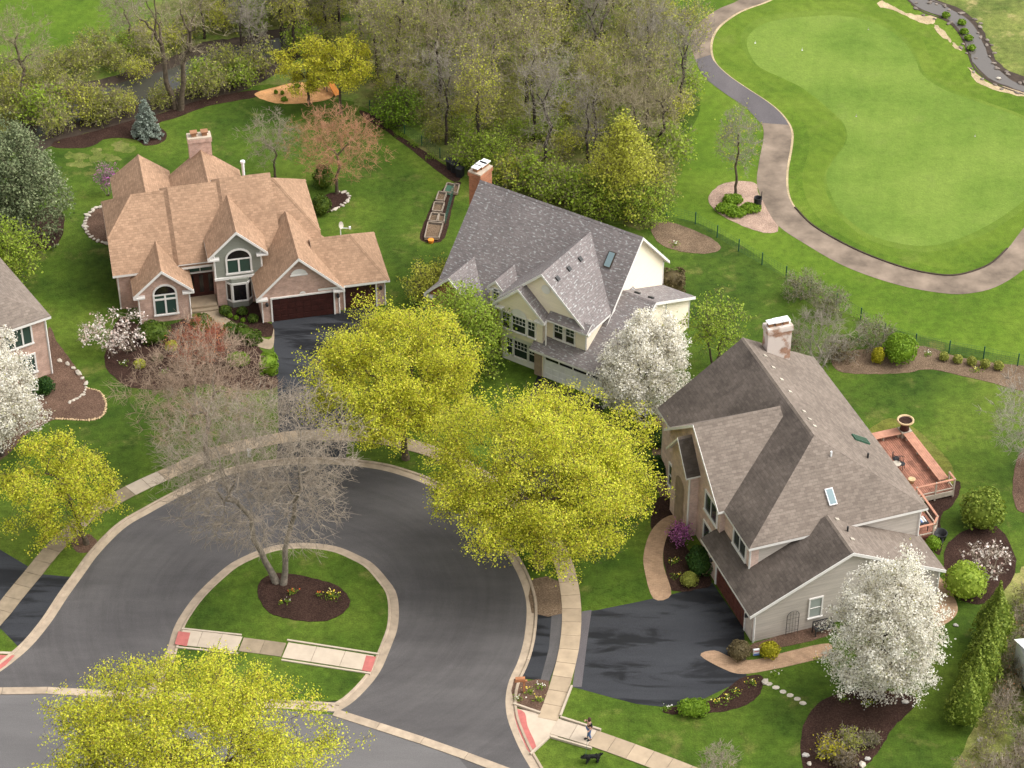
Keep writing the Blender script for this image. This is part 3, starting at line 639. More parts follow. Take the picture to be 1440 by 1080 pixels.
def panel_door(par, c, n, W, H, cols, rows, mat, lite_rows=0, trim=.12, name='garage_door'):
    mb = MB(); h = W / 2; wbox(mb, c, n, -h, h, 0, H, 0, .02); d = mb.build(name, M[mat], par)
    m2 = MB(); wbox(m2, c, n, -h - trim, -h, 0, H, 0, .09); wbox(m2, c, n, h, h + trim, 0, H, 0, .09); wbox(m2, c, n, -h - trim, h + trim, H, H + trim, 0, .1)
    m2.build('door_frame', M['white_trim'], d)
    cw = W / cols; rh = H / rows
    for i in range(cols):
        for j in range(rows):
            m2 = MB(); lite = j >= rows - lite_rows
            if lite and i % 2: continue
            x1 = -h + cw * (i + (1 if not lite else 2)) - .07
            wbox(m2, c, n, -h + cw * i + .07, x1, rh * j + .07, rh * (j + 1) - .07, .02, .045); m2.build('pane' if lite else 'panel', M['pane_black' if lite else mat], d)
    return d
def lantern(par, c, n):
    mb = MB(); wbox(mb, c, n, -.03, .03, 0, .3, 0, .06); p = onwall(c, n, 0, .05, .17)
    mb.lathe(p, [(.02, .32), (.13, .25), (.12, .02), (.05, -.05), (.001, -.06)], 6); return mb.build('lantern', M['cast_iron'], par)
def trimboard(par, pts, w=.12, name='corner_board'):
    mb = MB(); a, b = Vector(pts[0]), Vector(pts[1]); mb.tube([a, b], w * .6, 4); return mb.build(name, M['white_trim'], par)
def rake(par, a, b, n, h=.24, name='rake_board'):
    """white board under a gable's edge from a to b, on the wall side facing n"""
    a, b = Vector(a), Vector(b); nn = Vector((n[0], n[1], 0)) * .03; mb = MB(); dz = Vector((0, 0, -h))
    P = [a, b, b + dz, a + dz]; Q = [p + nn for p in P]
    mb.face(Q); mb.face(P[::-1])
    for k in range(4): j = (k + 1) % 4; mb.face([P[k], P[j], Q[j], Q[k]])
    return mb.build(name, M['white_trim'], par)
def chimney(par, box, z0, z1, mat, flues, capmat='concrete_new', shoulder=None):
    u0, u1, v0, v1 = box; mb = MB(); c = ((u0 + u1) / 2, (v0 + v1) / 2)
    o = walls(par, [up(0, 0, z1 + .12)], box, mat, z0, 'chimney')
    m2 = MB(); m2.box((c[0], c[1], z1 - .05), (u1 - u0 + .14, v1 - v0 + .14, .16)); q = walls(o, [up(0, 0, z1 + .02)], (u0 - .07, u1 + .07, v0 - .07, v1 + .07), mat, z1 - .3, 'corbel', drop=0)
    m3 = MB(); m3.box((c[0], c[1], z1 + .07), (u1 - u0 + .1, v1 - v0 + .1, .1)); m3.build('crown', M[capmat], o)
    for k, (fu, fv, s_, fm) in enumerate(flues):
        m4 = MB(); m4.box((c[0] + fu, c[1] + fv, z1 + .26), (s_, s_, .3)); m4.build('flue', M['terracotta'], o)
        m5 = MB(); m5.box((c[0] + fu, c[1] + fv, z1 + .45), (s_ * 1.45, s_ * 1.45, .07)); m5.build('chimney_cap', M[fm], o)
    return o
def on_slope(pl, u, v): n, d = pl; return Vector((u, v, (d - n.x * u - n.y * v) / n.z))
def slope_box(par, pl, u, v, w_, l_, h_, mat, name, top=None):
    """box lying on a roof slope, length up the slope"""
    n = pl[0].normalized(); hz = Vector((n.x, n.y, 0)).normalized(); e = Vector((-hz.y, hz.x, 0)); s_ = n.cross(e); c = on_slope(pl, u, v); mb = MB()
    P = [c + e * (a * w_ / 2) + s_ * (b * l_ / 2) + n * z for z in (-.03, h_) for a, b in ((-1, -1), (1, -1), (1, 1), (-1, 1))]
    for q in ((4, 5, 6, 7), (0, 1, 5, 4), (1, 2, 6, 5), (2, 3, 7, 6), (3, 0, 4, 7)): mb.face([P[i] for i in q])
    o = mb.build(name, M[mat], par)
    if top:
        m2 = MB(); f = .8; P = [c + e * (a * w_ / 2 * f) + s_ * (b * l_ / 2 * (.5 + f / 2)) + n * (h_ + .012) for a, b in ((-1, -1), (1, -1), (1, 1), (-1, 1))]; m2.face(P); m2.build('pane', M[top], o)
    return o
FRONT, LEFT, RIGHT = (0, -1), (-1, 0), (1, 0)

# ---- tan-roofed brick house
h1 = empty('brick_house', (-30.856, 153.842, 0), R(12.7), 'pink brick house with tan shingle roof and brown garage doors', 'house')
s = .745
A = [up(0, s, 3.4), up(0, -s, 3.4 + s * 10.4), up(.9, 0, 7.27 - .9 * 2.5), up(-.95, 0, 7.27 + .95 * 13.6)]
roof(h1, A, [side(-1, 0, -.25), side(1, 0, 16.6), side(0, -1, 0), side(0, 1, 9.1)], 3.0, 'shingle_tan')
walls(h1, A, (.6, 16.3, .4, 8.8), 'brick_pink')
for u0, dz, du in ((5.35, .3, 0), (9.4, .55, 0)):                  # the two stepped sections of the front slope
    A2 = [up(0, s, 3.4 + dz), up(0, -s, 3.4 + dz + s * 10.4), up(.95, 0, 7.27 + dz - .95 * (u0 + .15)), up(-.95, 0, 7.27 + .95 * (13.6 if u0 > 6 else 9.9)), up(1.1, s * .0, 3.4 - 1.1 * (u0 - 3.6) + 99)]
    st = [up(0, s, 3.4 + dz), up(0, -s, 3.4 + s * 10.4 + dz)]
    # left cheek of the step runs parallel to the slope
    cheek = up(.9, s, 3.4 + dz - .9 * u0)
    right = side(1, 0, 13.4 if u0 > 6 else 9.6)
    roof(h1, [st[0], cheek, up(0, -s, 3.4 + s * 10.4 + dz)], [right, side(-1, 0, -(u0 - .62)), side(0, -1, .02), side(0, 1, 6.0)], 3.1, 'shingle_tan', caps=False, t=.1)
def gable(par, cu, hw, v0, v1, ez, rise, wmat, rmat, over=.35, z0=0.0, wall_back=None, axis='v', wname='wall', fl=None):
    """gable wing with its ridge along v, gable end facing the front (v0)"""
    s_ = rise / hw; U = [up(s_, 0, ez - s_ * (cu - hw)), up(-s_, 0, ez + s_ * (cu + hw))]
    roof(par, U, [side(-1, 0, -(cu - hw)), side(1, 0, cu + hw), side(0, -1, -v0), side(0, 1, v1)], ez - .5, rmat)
    if wmat: walls(par, U, (cu - hw + over, cu + hw - over, v0 + over, wall_back or v1), wmat, z0, wname)
    zt = ez + rise
    for sg in (-1, 1): rake(par, (cu + sg * hw, v0, ez + .02), (cu, v0, zt + .02), FRONT)
    for sg in (-1, 1):
        mb = MB(); a = cu + sg * (hw - .42); mb.box((a, v0 + .18, ez - .22), (.9, .4, .14)); mb.build('eave_return', M['white_trim'], par)
    return U
B_ = [up(.78, 0, 6.5 - .78 * 3.7), up(-.78, 0, 6.5 + .78 * 3.7)]
roof(h1, B_, [side(-1, 0, -1.25), side(1, 0, 6.05), side(0, -1, -6), side(0, 1, 12.4)], 4, 'shingle_tan'); walls(h1, B_, (1.6, 5.6, 6, 12.1), 'brick_pink')
C_ = [up(.8, 0, 7.0 - .8 * 8.6), up(-.8, 0, 7.0 + .8 * 8.6)]
roof(h1, C_, [side(-1, 0, -5.6), side(1, 0, 11.6), side(0, -1, -5.5), side(0, 1, 11.4)], 4, 'shingle_tan'); walls(h1, C_, (5.95, 11.25, 5.5, 11.1), 'brick_pink')
chimney(h1, (7.7, 9.5, 11.15, 12.05), 0, 8.0, 'brick_pink', [(-.4, 0, .4, 'terracotta'), (.45, 0, .4, 'terracotta')])
gable(h1, 3.85, 2.3, -2.35, 2.4, 2.8, 2.05, 'brick_pink', 'shingle_tan')
gable(h1, 9.8, 2.3, -1.4, 4.6, 4.8, 2.15, None, 'shingle_tan', over=.4)
U9 = [up(.93, 0, 4.8 - .93 * 7.5), up(-.93, 0, 4.8 + .93 * 12.1)]
walls(h1, U9, (7.98, 11.6, -1.05, 3.0), 'siding_grey', 2.62, 'upper_wall'); walls(h1, [up(0, 0, 2.7)], (8.02, 11.56, -.85, 2), 'brick_pink')
F_ = gable(h1, 14.1, 3.4, -4.25, 2.6, 2.5, 3.25, 'brick_pink', 'shingle_tan', over=.4)
G_ = [up(0, .67, 2.5 + .67 * 3.95), up(0, -.67, 2.5 + .67 * 3.1), up(-.96, 0, 2.5 + .96 * 21.1)]
roof(h1, G_, [side(-1, 0, -15.5), side(1, 0, 21.1), side(0, -1, 3.9), side(0, 1, 3.05)], 2.0, 'shingle_tan'); walls(h1, G_, (15.5, 20.75, -3.5, 2.7), 'brick_pink')
# openings
window(h1, (3.95, -2.0, .75), FRONT, 1.6, 1.75, 2, 1, 'pane_green', arch=.75, trim=.14, mull=.14)
tr = MB(); wbox(tr, (3.95, -2.0, .75), FRONT, -.8, .8, 1.28, 1.42, 0, .09); tr.build('transom_bar', M['white_trim'], h1)
window(h1, (9.85, -1.05, 3.1), FRONT, 1.75, 1.2, 2, 1, 'pane_green', arch=.75, trim=.14, mull=.14)
band_ = MB(); wbox(band_, (9.8, -1.05, 2.55), FRONT, -1.9, 1.9, 0, .2, 0, .14); band_.build('belt_board', M['white_trim'], h1)
for u_ in (7.98, 11.6): trimboard(h1, [(u_, -1.06, 2.6), (u_, -1.06, 4.85)])
for u_, v_, z_ in ((.62, .4, 3.3), (1.92, -2.02, 2.75), (5.8, -2.02, 2.75), (11.12, -3.86, 2.4), (17.08, -3.87, 2.4), (20.74, -3.52, 2.4)): trimboard(h1, [(u_, v_ - .01, 0), (u_, v_ - .01, z_)], .09, 'downspout')
# bay window under the grey gable
bp = [(8.75, -.85), (9.15, -1.35), (10.35, -1.35), (10.75, -.85)]
bo = None
for z0_, z1_, nm in ((0, .55, 'bay_window'), (2.2, 2.62, 'bay_head')):
    bay = MB()
    for a, b in zip(bp, bp[1:]): bay.face([(a[0], a[1], z0_), (b[0], b[1], z0_), (b[0], b[1], z1_), (a[0], a[1], z1_)])
    bay.face([(x, y, z1_) for x, y in bp]); q_ = bay.build(nm, M['grey_siding'], bo or h1); bo = bo or q_
for a, b in zip(bp, bp[1:]):
    d = Vector((b[0] - a[0], b[1] - a[1])); n_ = (d.y / d.length, -d.x / d.length); L = d.length
    m2 = MB(); cc = ((a[0] + b[0]) / 2, (a[1] + b[1]) / 2, .55)
    wbox(m2, cc, n_, -L / 2 + .1, L / 2 - .1, .1, 1.6, -.02, .0); m2.build('pane', M['pane_black'], bo)
    m3 = MB(); wbox(m3, cc, n_, -L / 2, -L / 2 + .11, 0, 1.65, -.05, .04); wbox(m3, cc, n_, L / 2 - .11, L / 2, 0, 1.65, -.05, .04); wbox(m3, cc, n_, -L / 2, L / 2, -.02, .1, -.05, .06); wbox(m3, cc, n_, -L / 2, L / 2, 1.55, 1.72, -.05, .05); m3.build('window_frame', M['white_trim'], bo)
# entry recess: dark double door, transom window above
dm = MB(); wbox(dm, (6.95, .4, 0), FRONT, -.95, .95, .35, 2.5, 0, .03); dd = dm.build('front_door', M['door_brown'], h1)
window(h1, (6.95, .4, 2.62), FRONT, 1.9, .42, 2, 1, 'pane_green', trim=.08)
for x_ in (-.72, 0.02, .74):
    m2 = MB(); wbox(m2, (6.95 + x_, .4, .4), FRONT, -.16, .16, .3, 1.9, .03, .05); m2.build('pane', M['pane_black'], dd)
st = MB(); st.box((6.95, -.35, .17), (2.0, 1.5, .34)); st.build('porch_step', M['concrete_old'], h1)
st = MB(); st.box((6.95, -1.2, .08), (2.1, .5, .16)); st.build('porch_step', M['concrete_old'], h1)
# garage doors, lights, vents, house plate
panel_door(h1, (14.28, -3.85, 0), FRONT, 4.75, 2.1, 8, 4, 'door_brown'); panel_door(h1, (18.8, -3.5, 0), FRONT, 2.4, 2.1, 4, 4, 'door_brown')
for u_, v_ in ((11.5, -3.85), (17.0, -3.85), (20.4, -3.5)): lantern(h1, (u_, v_, 1.55), FRONT)
vn = MB(); vn.face([onwall((14.1, -3.85, 4.05), FRONT, math.cos(math.pi * i / 12) * .62, math.sin(math.pi * i / 12) * .52, .05) for i in range(13)]); wbox(vn, (14.1, -3.85, 4.0), FRONT, -.68, .68, -.04, .06, 0, .08); vn.build('gable_vent', M['white_trim'], h1)
pl = MB(); pl.face([onwall((14.3, -3.85, 2.28), FRONT, math.cos(math.pi * i / 8) * .24, math.sin(math.pi * i / 8) * .2, .04) for i in range(9)]); pl.build('house_plate', M['white_trim'], h1)
dsh = MB()
for i in range(8):
    q = 2 * math.pi * i / 8; q2 = 2 * math.pi * (i + 1) / 8
    dsh.face([(18.0, -.9, 6.0), (18.0 + .1, -.9 + .42 * math.cos(q) - .12, 6.0 + .5 * math.sin(q)), (18.0 + .1, -.9 + .42 * math.cos(q2) - .12, 6.0 + .5 * math.sin(q2))])
ds = MB(); ds.lathe((0, 0, 0), [(.001, 0), (.18, .03), (.3, .08)], 14); do = ds.build('satellite_dish', M['stone_white'], h1, (17.95, -.35, 5.75)); do.rotation_euler = (R(70), 0, R(50))
ds = MB(); ds.tube([(17.95, -.35, 4.5), (17.95, -.35, 5.75)], .04, 5); ds.tube([(17.95, -.35, 5.5), (18.6, -.6, 5.55)], .03, 4); ds.box((18.65, -.62, 5.6), (.14, .14, .2)); ds.build('dish_mast', M['metal_white'], h1)
fp = MB(); fp.tube([(11.8, 10.3, 4), (11.8, 10.3, 5.9)], .12, 8); fp.lathe((11.8, 10.3, 5.9), [(.2, 0), (.2, .16), (.001, .22)], 8); fp.build('flue_pipe', M['metal_white'], h1)

# ---- cream house with the mauve roof
o2 = G(859.5, 440.5, 5.0)
h2 = empty('cream_house', (o2.x, o2.y, 0), R(-33.5), 'cream sided house with speckled mauve grey roof and white garage door', 'house')
s2 = 1.05
A = [up(0, s2, 5), up(0, -s2, 5 + s2 * 8.4)]
roof(h2, A, [side(-1, 0, 14.5), side(1, 0, .05), side(0, -1, 1.65), side(0, 1, 8.45)], 3.0, 'shingle_mauve')
walls(h2, A, (-14.1, -.3, .35, 8.05), 'siding_cream')
walls(h2, [up(0, s2, 4.95)], (-14.1, -8.3, -1.3, .6), 'brick_orange')
for sg in (0, 8.4): rake(h2, (.06, sg, 5.02), (.06, 4.2, 9.43), RIGHT); 
X = gable(h2, -4.1, 4.1, -3.2, 3.6, 5.0, 3.75, 'siding_cream', 'shingle_mauve', over=.35)
Y = gable(h2, -5.75, 2.3, -3.8, 0, 5.02, 2.12, 'siding_cream', 'shingle_mauve', over=.35, z0=2.45, wname='upper_wall')
walls(h2, [up(0, 0, 2.6)], (-7.4, -4.3, -3.2, -1), 'siding_cream'); 
gable(h2, -12.4, 2.3, -3.2, 1.2, 3.1, 2.2, 'brick_orange', 'shingle_mauve', over=.35)
D = gable(h2, -8.95, .72, -2.0, 1.3, 4.95, .72, 'siding_cream', 'shingle_mauve', over=.14, z0=3.5, wname='dormer_wall')
# pent roof at the foot of the big gable, porch roof over the garage, wide low wing on the right
PENT = [up(0, .75, 5.55 + .75 * 2.85)]
roof(h2, PENT, [side(-1, 0, 3.5), side(1, 0, .02), side(0, -1, 3.45), side(0, 1, -2.8)], 4.8, 'shingle_mauve', caps=False, t=.14)
POR = [up(0, .55, 2.45 + .55 * 4.1)]
roof(h2, POR, [side(-1, 0, 4.55), side(1, 0, 2.6), side(0, -1, 4.1), side(0, 1, -2.75)], 2.0, 'shingle_mauve', caps=False)
LOW = [up(0, .55, 5.75 - .55 * 2.05), up(0, -.48, 5.75 + .48 * 2.05)]
roof(h2, LOW, [side(-1, 0, .4), side(1, 0, 2.6), side(0, -1, 4.05), side(0, 1, 8.15)], 2.0, 'shingle_mauve')
walls(h2, LOW, (-4.2, 2.25, -3.65, 7.8), 'siding_cream', drop=.3)
for a, b in (((2.61, -4.0, 2.45), (2.61, 2.05, 5.77)), ((2.61, 8.1, 2.85), (2.61, 2.05, 5.77))): rake(h2, a, b, RIGHT)
chimney(h2, (-15.6, -14.55, 4.3, 5.9), 0, 9.7, 'brick_orange', [(-.05, -.45, .42, 'metal_white'), (0, .1, .5, 'metal_white'), (.05, .55, .45, 'metal_white')])
CM = 'white_trim'
window(h2, (-5.85, -3.45, 3.05), FRONT, 1.15, 1.35, 1, 2, 'pane_dark', trim=.12, panes2='pane_dark'); window(h2, (-7.0, -3.45, 3.05), FRONT, .62, 1.35, 1, 2, 'pane_dark', trim=.12); window(h2, (-4.75, -3.45, 3.05), FRONT, .6, 1.35, 1, 2, 'pane_dark', trim=.12)
fan = MB(); fan.face([onwall((-5.85, -3.45, 4.5), FRONT, math.cos(math.pi * i / 12) * .7, math.sin(math.pi * i / 12) * .62, .06) for i in range(13)]); fan.build('fan_panel', M['white_trim'], h2)
window(h2, (-5.85, -3.2, .55), FRONT, 1.15, 1.45, 1, 2, 'pane_dark', trim=.12); window(h2, (-6.85, -3.2, .55), FRONT, .5, 1.45, 1, 2, 'pane_dark', trim=.12); window(h2, (-4.85, -3.2, .55), FRONT, .5, 1.45, 1, 2, 'pane_dark', trim=.12)
window(h2, (-2.75, -2.85, 3.3), FRONT, .72, 1.25, 1, 2, 'pane_dark', trim=.1, panes2='pane_black'); window(h2, (-1.75, -2.85, 3.3), FRONT, .72, 1.25, 1, 2, 'pane_dark', trim=.1, panes2='pane_black')
def muntins(par, c, n, W, H, y0, cols, rows):
    m_ = MB()
    for i in range(1, cols): wbox(m_, c, n, -W / 2 + W * i / cols - .015, -W / 2 + W * i / cols + .015, y0, y0 + H, .03, .055)
    for j in range(1, rows): wbox(m_, c, n, -W / 2, W / 2, y0 + H * j / rows - .015, y0 + H * j / rows + .015, .03, .055)
    m_.build('muntin', M['white_trim'], par)
for cu, cv, cz, W_, H_ in ((-5.85, -3.45, 3.05, 1.15, 1.35), (-7.0, -3.45, 3.05, .62, 1.35), (-4.75, -3.45, 3.05, .6, 1.35), (-5.85, -3.2, .55, 1.15, 1.45), (-6.85, -3.2, .55, .5, 1.45), (-4.85, -3.2, .55, .5, 1.45), (-2.75, -2.85, 3.3, .72, 1.25), (-1.75, -2.85, 3.3, .72, 1.25), (-8.95, -1.86, 3.85, .5, 1.0)):
    muntins(h2, (cu, cv, cz), FRONT, W_, H_ / 2, H_ / 2, 4 if W_ > 1 else 2, 2)
window(h2, (-8.95, -1.86, 3.85), FRONT, .5, 1.0, 1, 2, 'pane_dark', trim=.1)
gv = MB(); gv.face([onwall((-3.9, -2.85, 7.3), FRONT, math.cos(math.pi * i / 9) * .38, math.sin(math.pi * i / 9) * .38, .05) for i in range(18)]); gv.build('gable_vent', M['white_trim'], h2)
bb = MB(); wbox(bb, (-5.85, -3.2, 2.05), FRONT, -1.6, 1.5, 0, .5, 0, .12); bb.build('belt_board', M['white_trim'], h2)
bb = MB(); wbox(bb, (-5.85, -3.2, 0), FRONT, -1.6, 1.5, 0, .42, 0, .1); bb.build('base_board', M['white_trim'], h2)
panel_door(h2, (-.95, -3.65, 0), FRONT, 4.9, 2.15, 8, 4, 'door_white', lite_rows=1)
for u_ in (-4.0, 1.95):
    pm = MB(); wbox(pm, (u_, -3.65, 0), FRONT, -.3, .3, 0, 2.4, 0, .12); pm.build('brick_pier', M['brick_orange'], h2)
for a, b in (((-8.0, -3.46, 2.45), (-8.0, -3.46, 4.9)), ((-3.5, -3.46, 2.6), (-3.5, -3.46, 4.9)), ((-.38, -2.86, 3.2), (-.38, -2.86, 4.9)), ((-.3, 8.05, 3), (-.3, 8.05, 5)), ((-.31, .36, 4.4), (-.31, .36, 5)), ((2.26, 7.8, 0), (2.26, 7.8, 2.8)), ((2.26, 4.2, 0), (2.26, 4.2, 4.3))): trimboard(h2, [a, b])
XR = X[1]
for v_ in (-2.2, -.65, .9): slope_box(h2, XR, -3.35, v_, .3, .38, .12, 'cast_iron', 'roof_vent')
slope_box(h2, A[0], -1.75, 2.55, .62, 1.25, .12, 'bark_dark', 'skylight', 'pane_sky')
for u_, v_ in ((.55, 2.8), (1.7, 2.85)): slope_box(h2, LOW[1], u_, v_, .4, .3, .12, 'cast_iron', 'roof_vent')
window(h2, (2.25, 3.2, .9), RIGHT, .8, 1.3, 1, 2, 'pane_black', trim=.1)

# ---- near house with the brown roof
o3 = G(1305.6, 714.2, 5.3)
h3 = empty('taupe_house', (o3.x, o3.y, 0), R(19), 'beige brick and taupe sided house with brown roof and back deck', 'house')
sl = 3.8 / 6.2; sv = 3.8 / 5.2; sL = 3.8 / 6.7
MAIN = [up(-sl, 0, 5.3), up(sL, 0, 5.3 + sL * 12.9), up(0, sv, 5.3)]
back = (Vector((-.155, 1, 0)), 18.0)
roof(h3, MAIN, [side(1, 0, 0), side(-1, 0, 12.9), side(0, -1, 0), back], 4.8, 'shingle_brown', mats={1: 'shingle_brown_dark'})
walls(h3, MAIN, (-12.6, -.35, .35, 30), 'siding_taupe', extra=[(Vector((-.155, 1, 0)), 17.6)])
# brick skin of the street side
walls(h3, [up(0, 0, 5.3)], (-12.63, -12.0, .33, 5), 'brick_beige', z0=2.6)
CR = [up(0, .79, 5.3 - .79 * 4.1), up(0, -.79, 5.3 + .79 * 13.7)]
roof(h3, CR, [side(-1, 0, 13.3), side(1, 0, -7), side(0, -1, -4.1), side(0, 1, 13.7)], 4.8, 'shingle_brown')
walls(h3, CR, (-12.98, -9, 4.45, 13.35), 'brick_beige'); walls(h3, MAIN, (-12.66, -9, 13, 15.4), 'brick_beige')
for sg in (4.1, 13.7): rake(h3, (-13.31, sg, 5.32), (-13.31, 8.9, 9.11), LEFT)
PT = [up(0, 1.2, 5.4 - 1.2 * 7.95), up(0, -1.2, 5.4 + 1.2 * 11.55)]
roof(h3, PT, [side(-1, 0, 14.0), side(1, 0, -12.9), side(0, -1, -7.95), side(0, 1, 11.55)], 5.0, 'shingle_brown', t=.14, mats={0: 'shingle_brown_dark'})
walls(h3, PT, (-13.65, -12.9, 8.2, 11.3), 'brick_beige')
for sg in (7.95, 11.55): rake(h3, (-14.01, sg, 5.42), (-14.01, 9.75, 7.57), LEFT, .2)
ar = MB(); ar.face([onwall((-13.65, 9.75, .1), LEFT, x_, y_, .02) for x_, y_ in [(-.75, 0), (.75, 0), (.75, 3.2)] + [(math.cos(math.pi * i / 10) * .75, 3.2 + math.sin(math.pi * i / 10) * .75) for i in range(1, 10)] + [(-.75, 3.2)]]); ar.build('entry_arch', M['brick_orange'], h3)
GA = [up(.49, 0, 2.6 + .49 * 14.1), up(-.49, 0, 2.6 - .49 * .1)]
roof(h3, GA, [side(-1, 0, 14.1), side(1, 0, -.08), side(0, -1, 3.3), side(0, 1, .72)], 2.2, 'shingle_brown', mats={0: 'shingle_brown_dark'})
roof(h3, [GA[0]], [side(-1, 0, 14.1), side(1, 0, -12.3), side(0, -1, -.72), side(0, 1, 4.95)], 2.2, 'shingle_brown_dark', caps=False)
walls(h3, GA, (-13.6, -.4, -3.0, .5), 'siding_taupe'); walls(h3, [GA[0]], (-13.63, -12.2, -2.96, 4.7), 'brick_beige')
for a, b in (((-14.1, -3.31, 2.62), (-7.1, -3.31, 6.05)), ((-.08, -3.31, 2.62), (-7.1, -3.31, 6.05))): rake(h3, a, b, FRONT)
panel_door(h3, (-13.63, .66, 0), LEFT, 4.7, 2.1, 8, 4, 'door_red', trim=.16)
pm = MB(); wbox(pm, (-13.63, -1.9, 0), LEFT, -.0, .95, 0, 2.3, 0, .05); pm.build('brick_pier', M['brick_beige'], h3)
for v_ in (-2.3, 3.55): lantern(h3, (-13.7, v_, 1.6), LEFT)
window(h3, (-9.3, -3.0, 1.0), FRONT, .8, 1.55, 1, 2, 'pane_blind', trim=.11)
window(h3, (-12.98, 5.9, 3.4), LEFT, 1.9, 1.5, 2, 1, 'pane_dark', trim=.13); window(h3, (-12.98, 5.9, .7), LEFT, 1.9, 1.6, 2, 1, 'pane_dark', trim=.13)
window(h3, (-12.63, 1.9, 3.5), LEFT, 1.9, 1.3, 2, 1, 'pane_dark', trim=.13); window(h3, (-12.98, 12.5, .8), LEFT, 1.2, 1.8, 1, 2, 'pane_dark', trim=.12)
ov = MB(); ov.face([onwall((-12.98, 8.6, 8.0), LEFT, math.cos(math.pi * i / 8) * .25, math.sin(math.pi * i / 8) * .45, .05) for i in range(16)]); ov.build('gable_vent', M['white_trim'], h3)
for a, b in (((-13.6, -3.02, 0), (-13.6, -3.02, 2.6)), ((-.4, -3.02, 0), (-.4, -3.02, 2.5)), ((-12.62, .33, 3.2), (-12.62, .33, 5.1)), ((-.36, .33, 2.5), (-.36, .33, 5.1)), ((-13.66, 8.18, 0), (-13.66, 8.18, 5.3))): trimboard(h3, [a, b], .13)
chimney(h3, (-4.75, -2.95, 16.0, 16.85), 0, 10.0, 'brick_white', [(-.6, 0, .36, 'metal_white'), (-.05, 0, .42, 'metal_white'), (.5, 0, .42, 'metal_white')], 'brick_white')
slope_box(h3, MAIN[2], -6.4, 1.75, .55, 1.15, .14, 'metal_white', 'skylight', 'pane_sky'); slope_box(h3, MAIN[0], -1.75, 6.9, .62, 1.35, .12, 'green_tarp', 'skylight', 'pane_green')
for u_, v_ in ((-5.3, 15.2), (-5.35, 13.7), (-5.4, 12.2), (-5.45, 10.7), (-5.5, 8.3), (-5.5, 7.4), (-5.5, 6.6)): slope_box(h3, MAIN[0], u_, v_, .22, .28, .08, 'stone_white', 'roof_vent')
for u_, v_ in ((-6.5, .4), (-6.4, -1.7)): slope_box(h3, GA[1], u_, v_, .22, .3, .08, 'stone_white', 'roof_vent')
for pl_, u_, v_, mt in ((MAIN[2], -5.5, 3.9, 'metal_white'), (MAIN[0], -2.4, 4.5, 'cast_iron'), (GA[1], -6.3, -.8, 'cast_iron')):
    c = on_slope(pl_, u_, v_); m_ = MB(); m_.tube([c, c + Vector((0, 0, .4))], .07, 6, cap=True); m_.build('vent_pipe', M[mt], h3)
ms = MB(); ms.box((-13.95, 4.45, .55), (.62, .8, .06)); ms.box((-13.95, 4.45, .28), (.4, .5, .5)); 
tag(ms.build('utility_box', M['stone_tan'], None, (o3.x, o3.y, 0), R(19)), 'tan topped utility box on the beige brick wall by the driveway', 'utility box')

# ---- neighbour's house at the left edge
o0 = G(71.8, 444.7, 5.3)
h0 = empty('corner_house', (o0.x, o0.y, 0), R(33), 'brick house with brown hip roof cut by the left picture edge', 'house')
H0 = [up(-.52, 0, 5.3), up(0, .52, 5.3), up(.52, 0, 5.3 + .52 * 12), up(0, -.52, 5.3 + .52 * 16)]
roof(h0, H0, [side(1, 0, 0), side(0, -1, 0), side(-1, 0, 12), side(0, 1, 16)], 4.8, 'shingle_brown'); walls(h0, H0, (-11.6, -.4, .4, 15.6), 'brick_pink')
for z_ in (3.35, .75):
    window(h0, (-2.6, .4, z_), FRONT, 2.0, 1.5, 3, 1, 'pane_green', trim=.13, mull=.12)
trimboard(h0, [(-.38, .38, 0), (-.38, .38, 5.1)], .13)


# ------------------------------------------------------------------ trees and shrubs
def np_mesh(name, V, F, mats, mi=None, smooth=False):
    V = np.asarray(V, np.float32); F = np.asarray(F, np.int32); me = bpy.data.meshes.new(name); k = F.shape[1]
    me.vertices.add(len(V)); me.vertices.foreach_set('co', V.ravel()); me.loops.add(F.size); me.loops.foreach_set('vertex_index', F.ravel())
    me.polygons.add(len(F)); me.polygons.foreach_set('loop_start', np.arange(0, F.size, k, dtype=np.int32))
    for m_ in (mats if isinstance(mats, list) else [mats]): me.materials.append(m_)
    if mi is not None: me.polygons.foreach_set('material_index', np.asarray(mi, np.int32))
    if smooth: me.polygons.foreach_set('use_smooth', np.ones(len(F), bool))
    me.update(calc_edges=True); return me
def unit(a): return a / np.maximum(1e-9, np.linalg.norm(a, axis=-1, keepdims=True))
def prisms(P0, P1, R0, R1, n):
    P0, P1 = np.asarray(P0, float), np.asarray(P1, float); R0, R1 = np.asarray(R0, float), np.asarray(R1, float)
    t = unit(P1 - P0); ref = np.where(np.abs(t[:, 2:3]) < .9, np.array([[0, 0, 1.]]), np.array([[1., 0, 0]])); a = unit(np.cross(t, ref)); b = np.cross(t, a)
    q = 2 * np.pi * np.arange(n) / n; c, s_ = np.cos(q)[None, :, None], np.sin(q)[None, :, None]
    ring = a[:, None] * c + b[:, None] * s_; V = np.concatenate([P0[:, None] + ring * R0[:, None, None], P1[:, None] + ring * R1[:, None, None]], 1).reshape(-1, 3)
    j = np.arange(n); f = np.stack([j, (j + 1) % n, (j + 1) % n + n, j + n], 1); F = (np.arange(len(P0)) * 2 * n)[:, None, None] + f[None]
    return V, F.reshape(-1, 4)
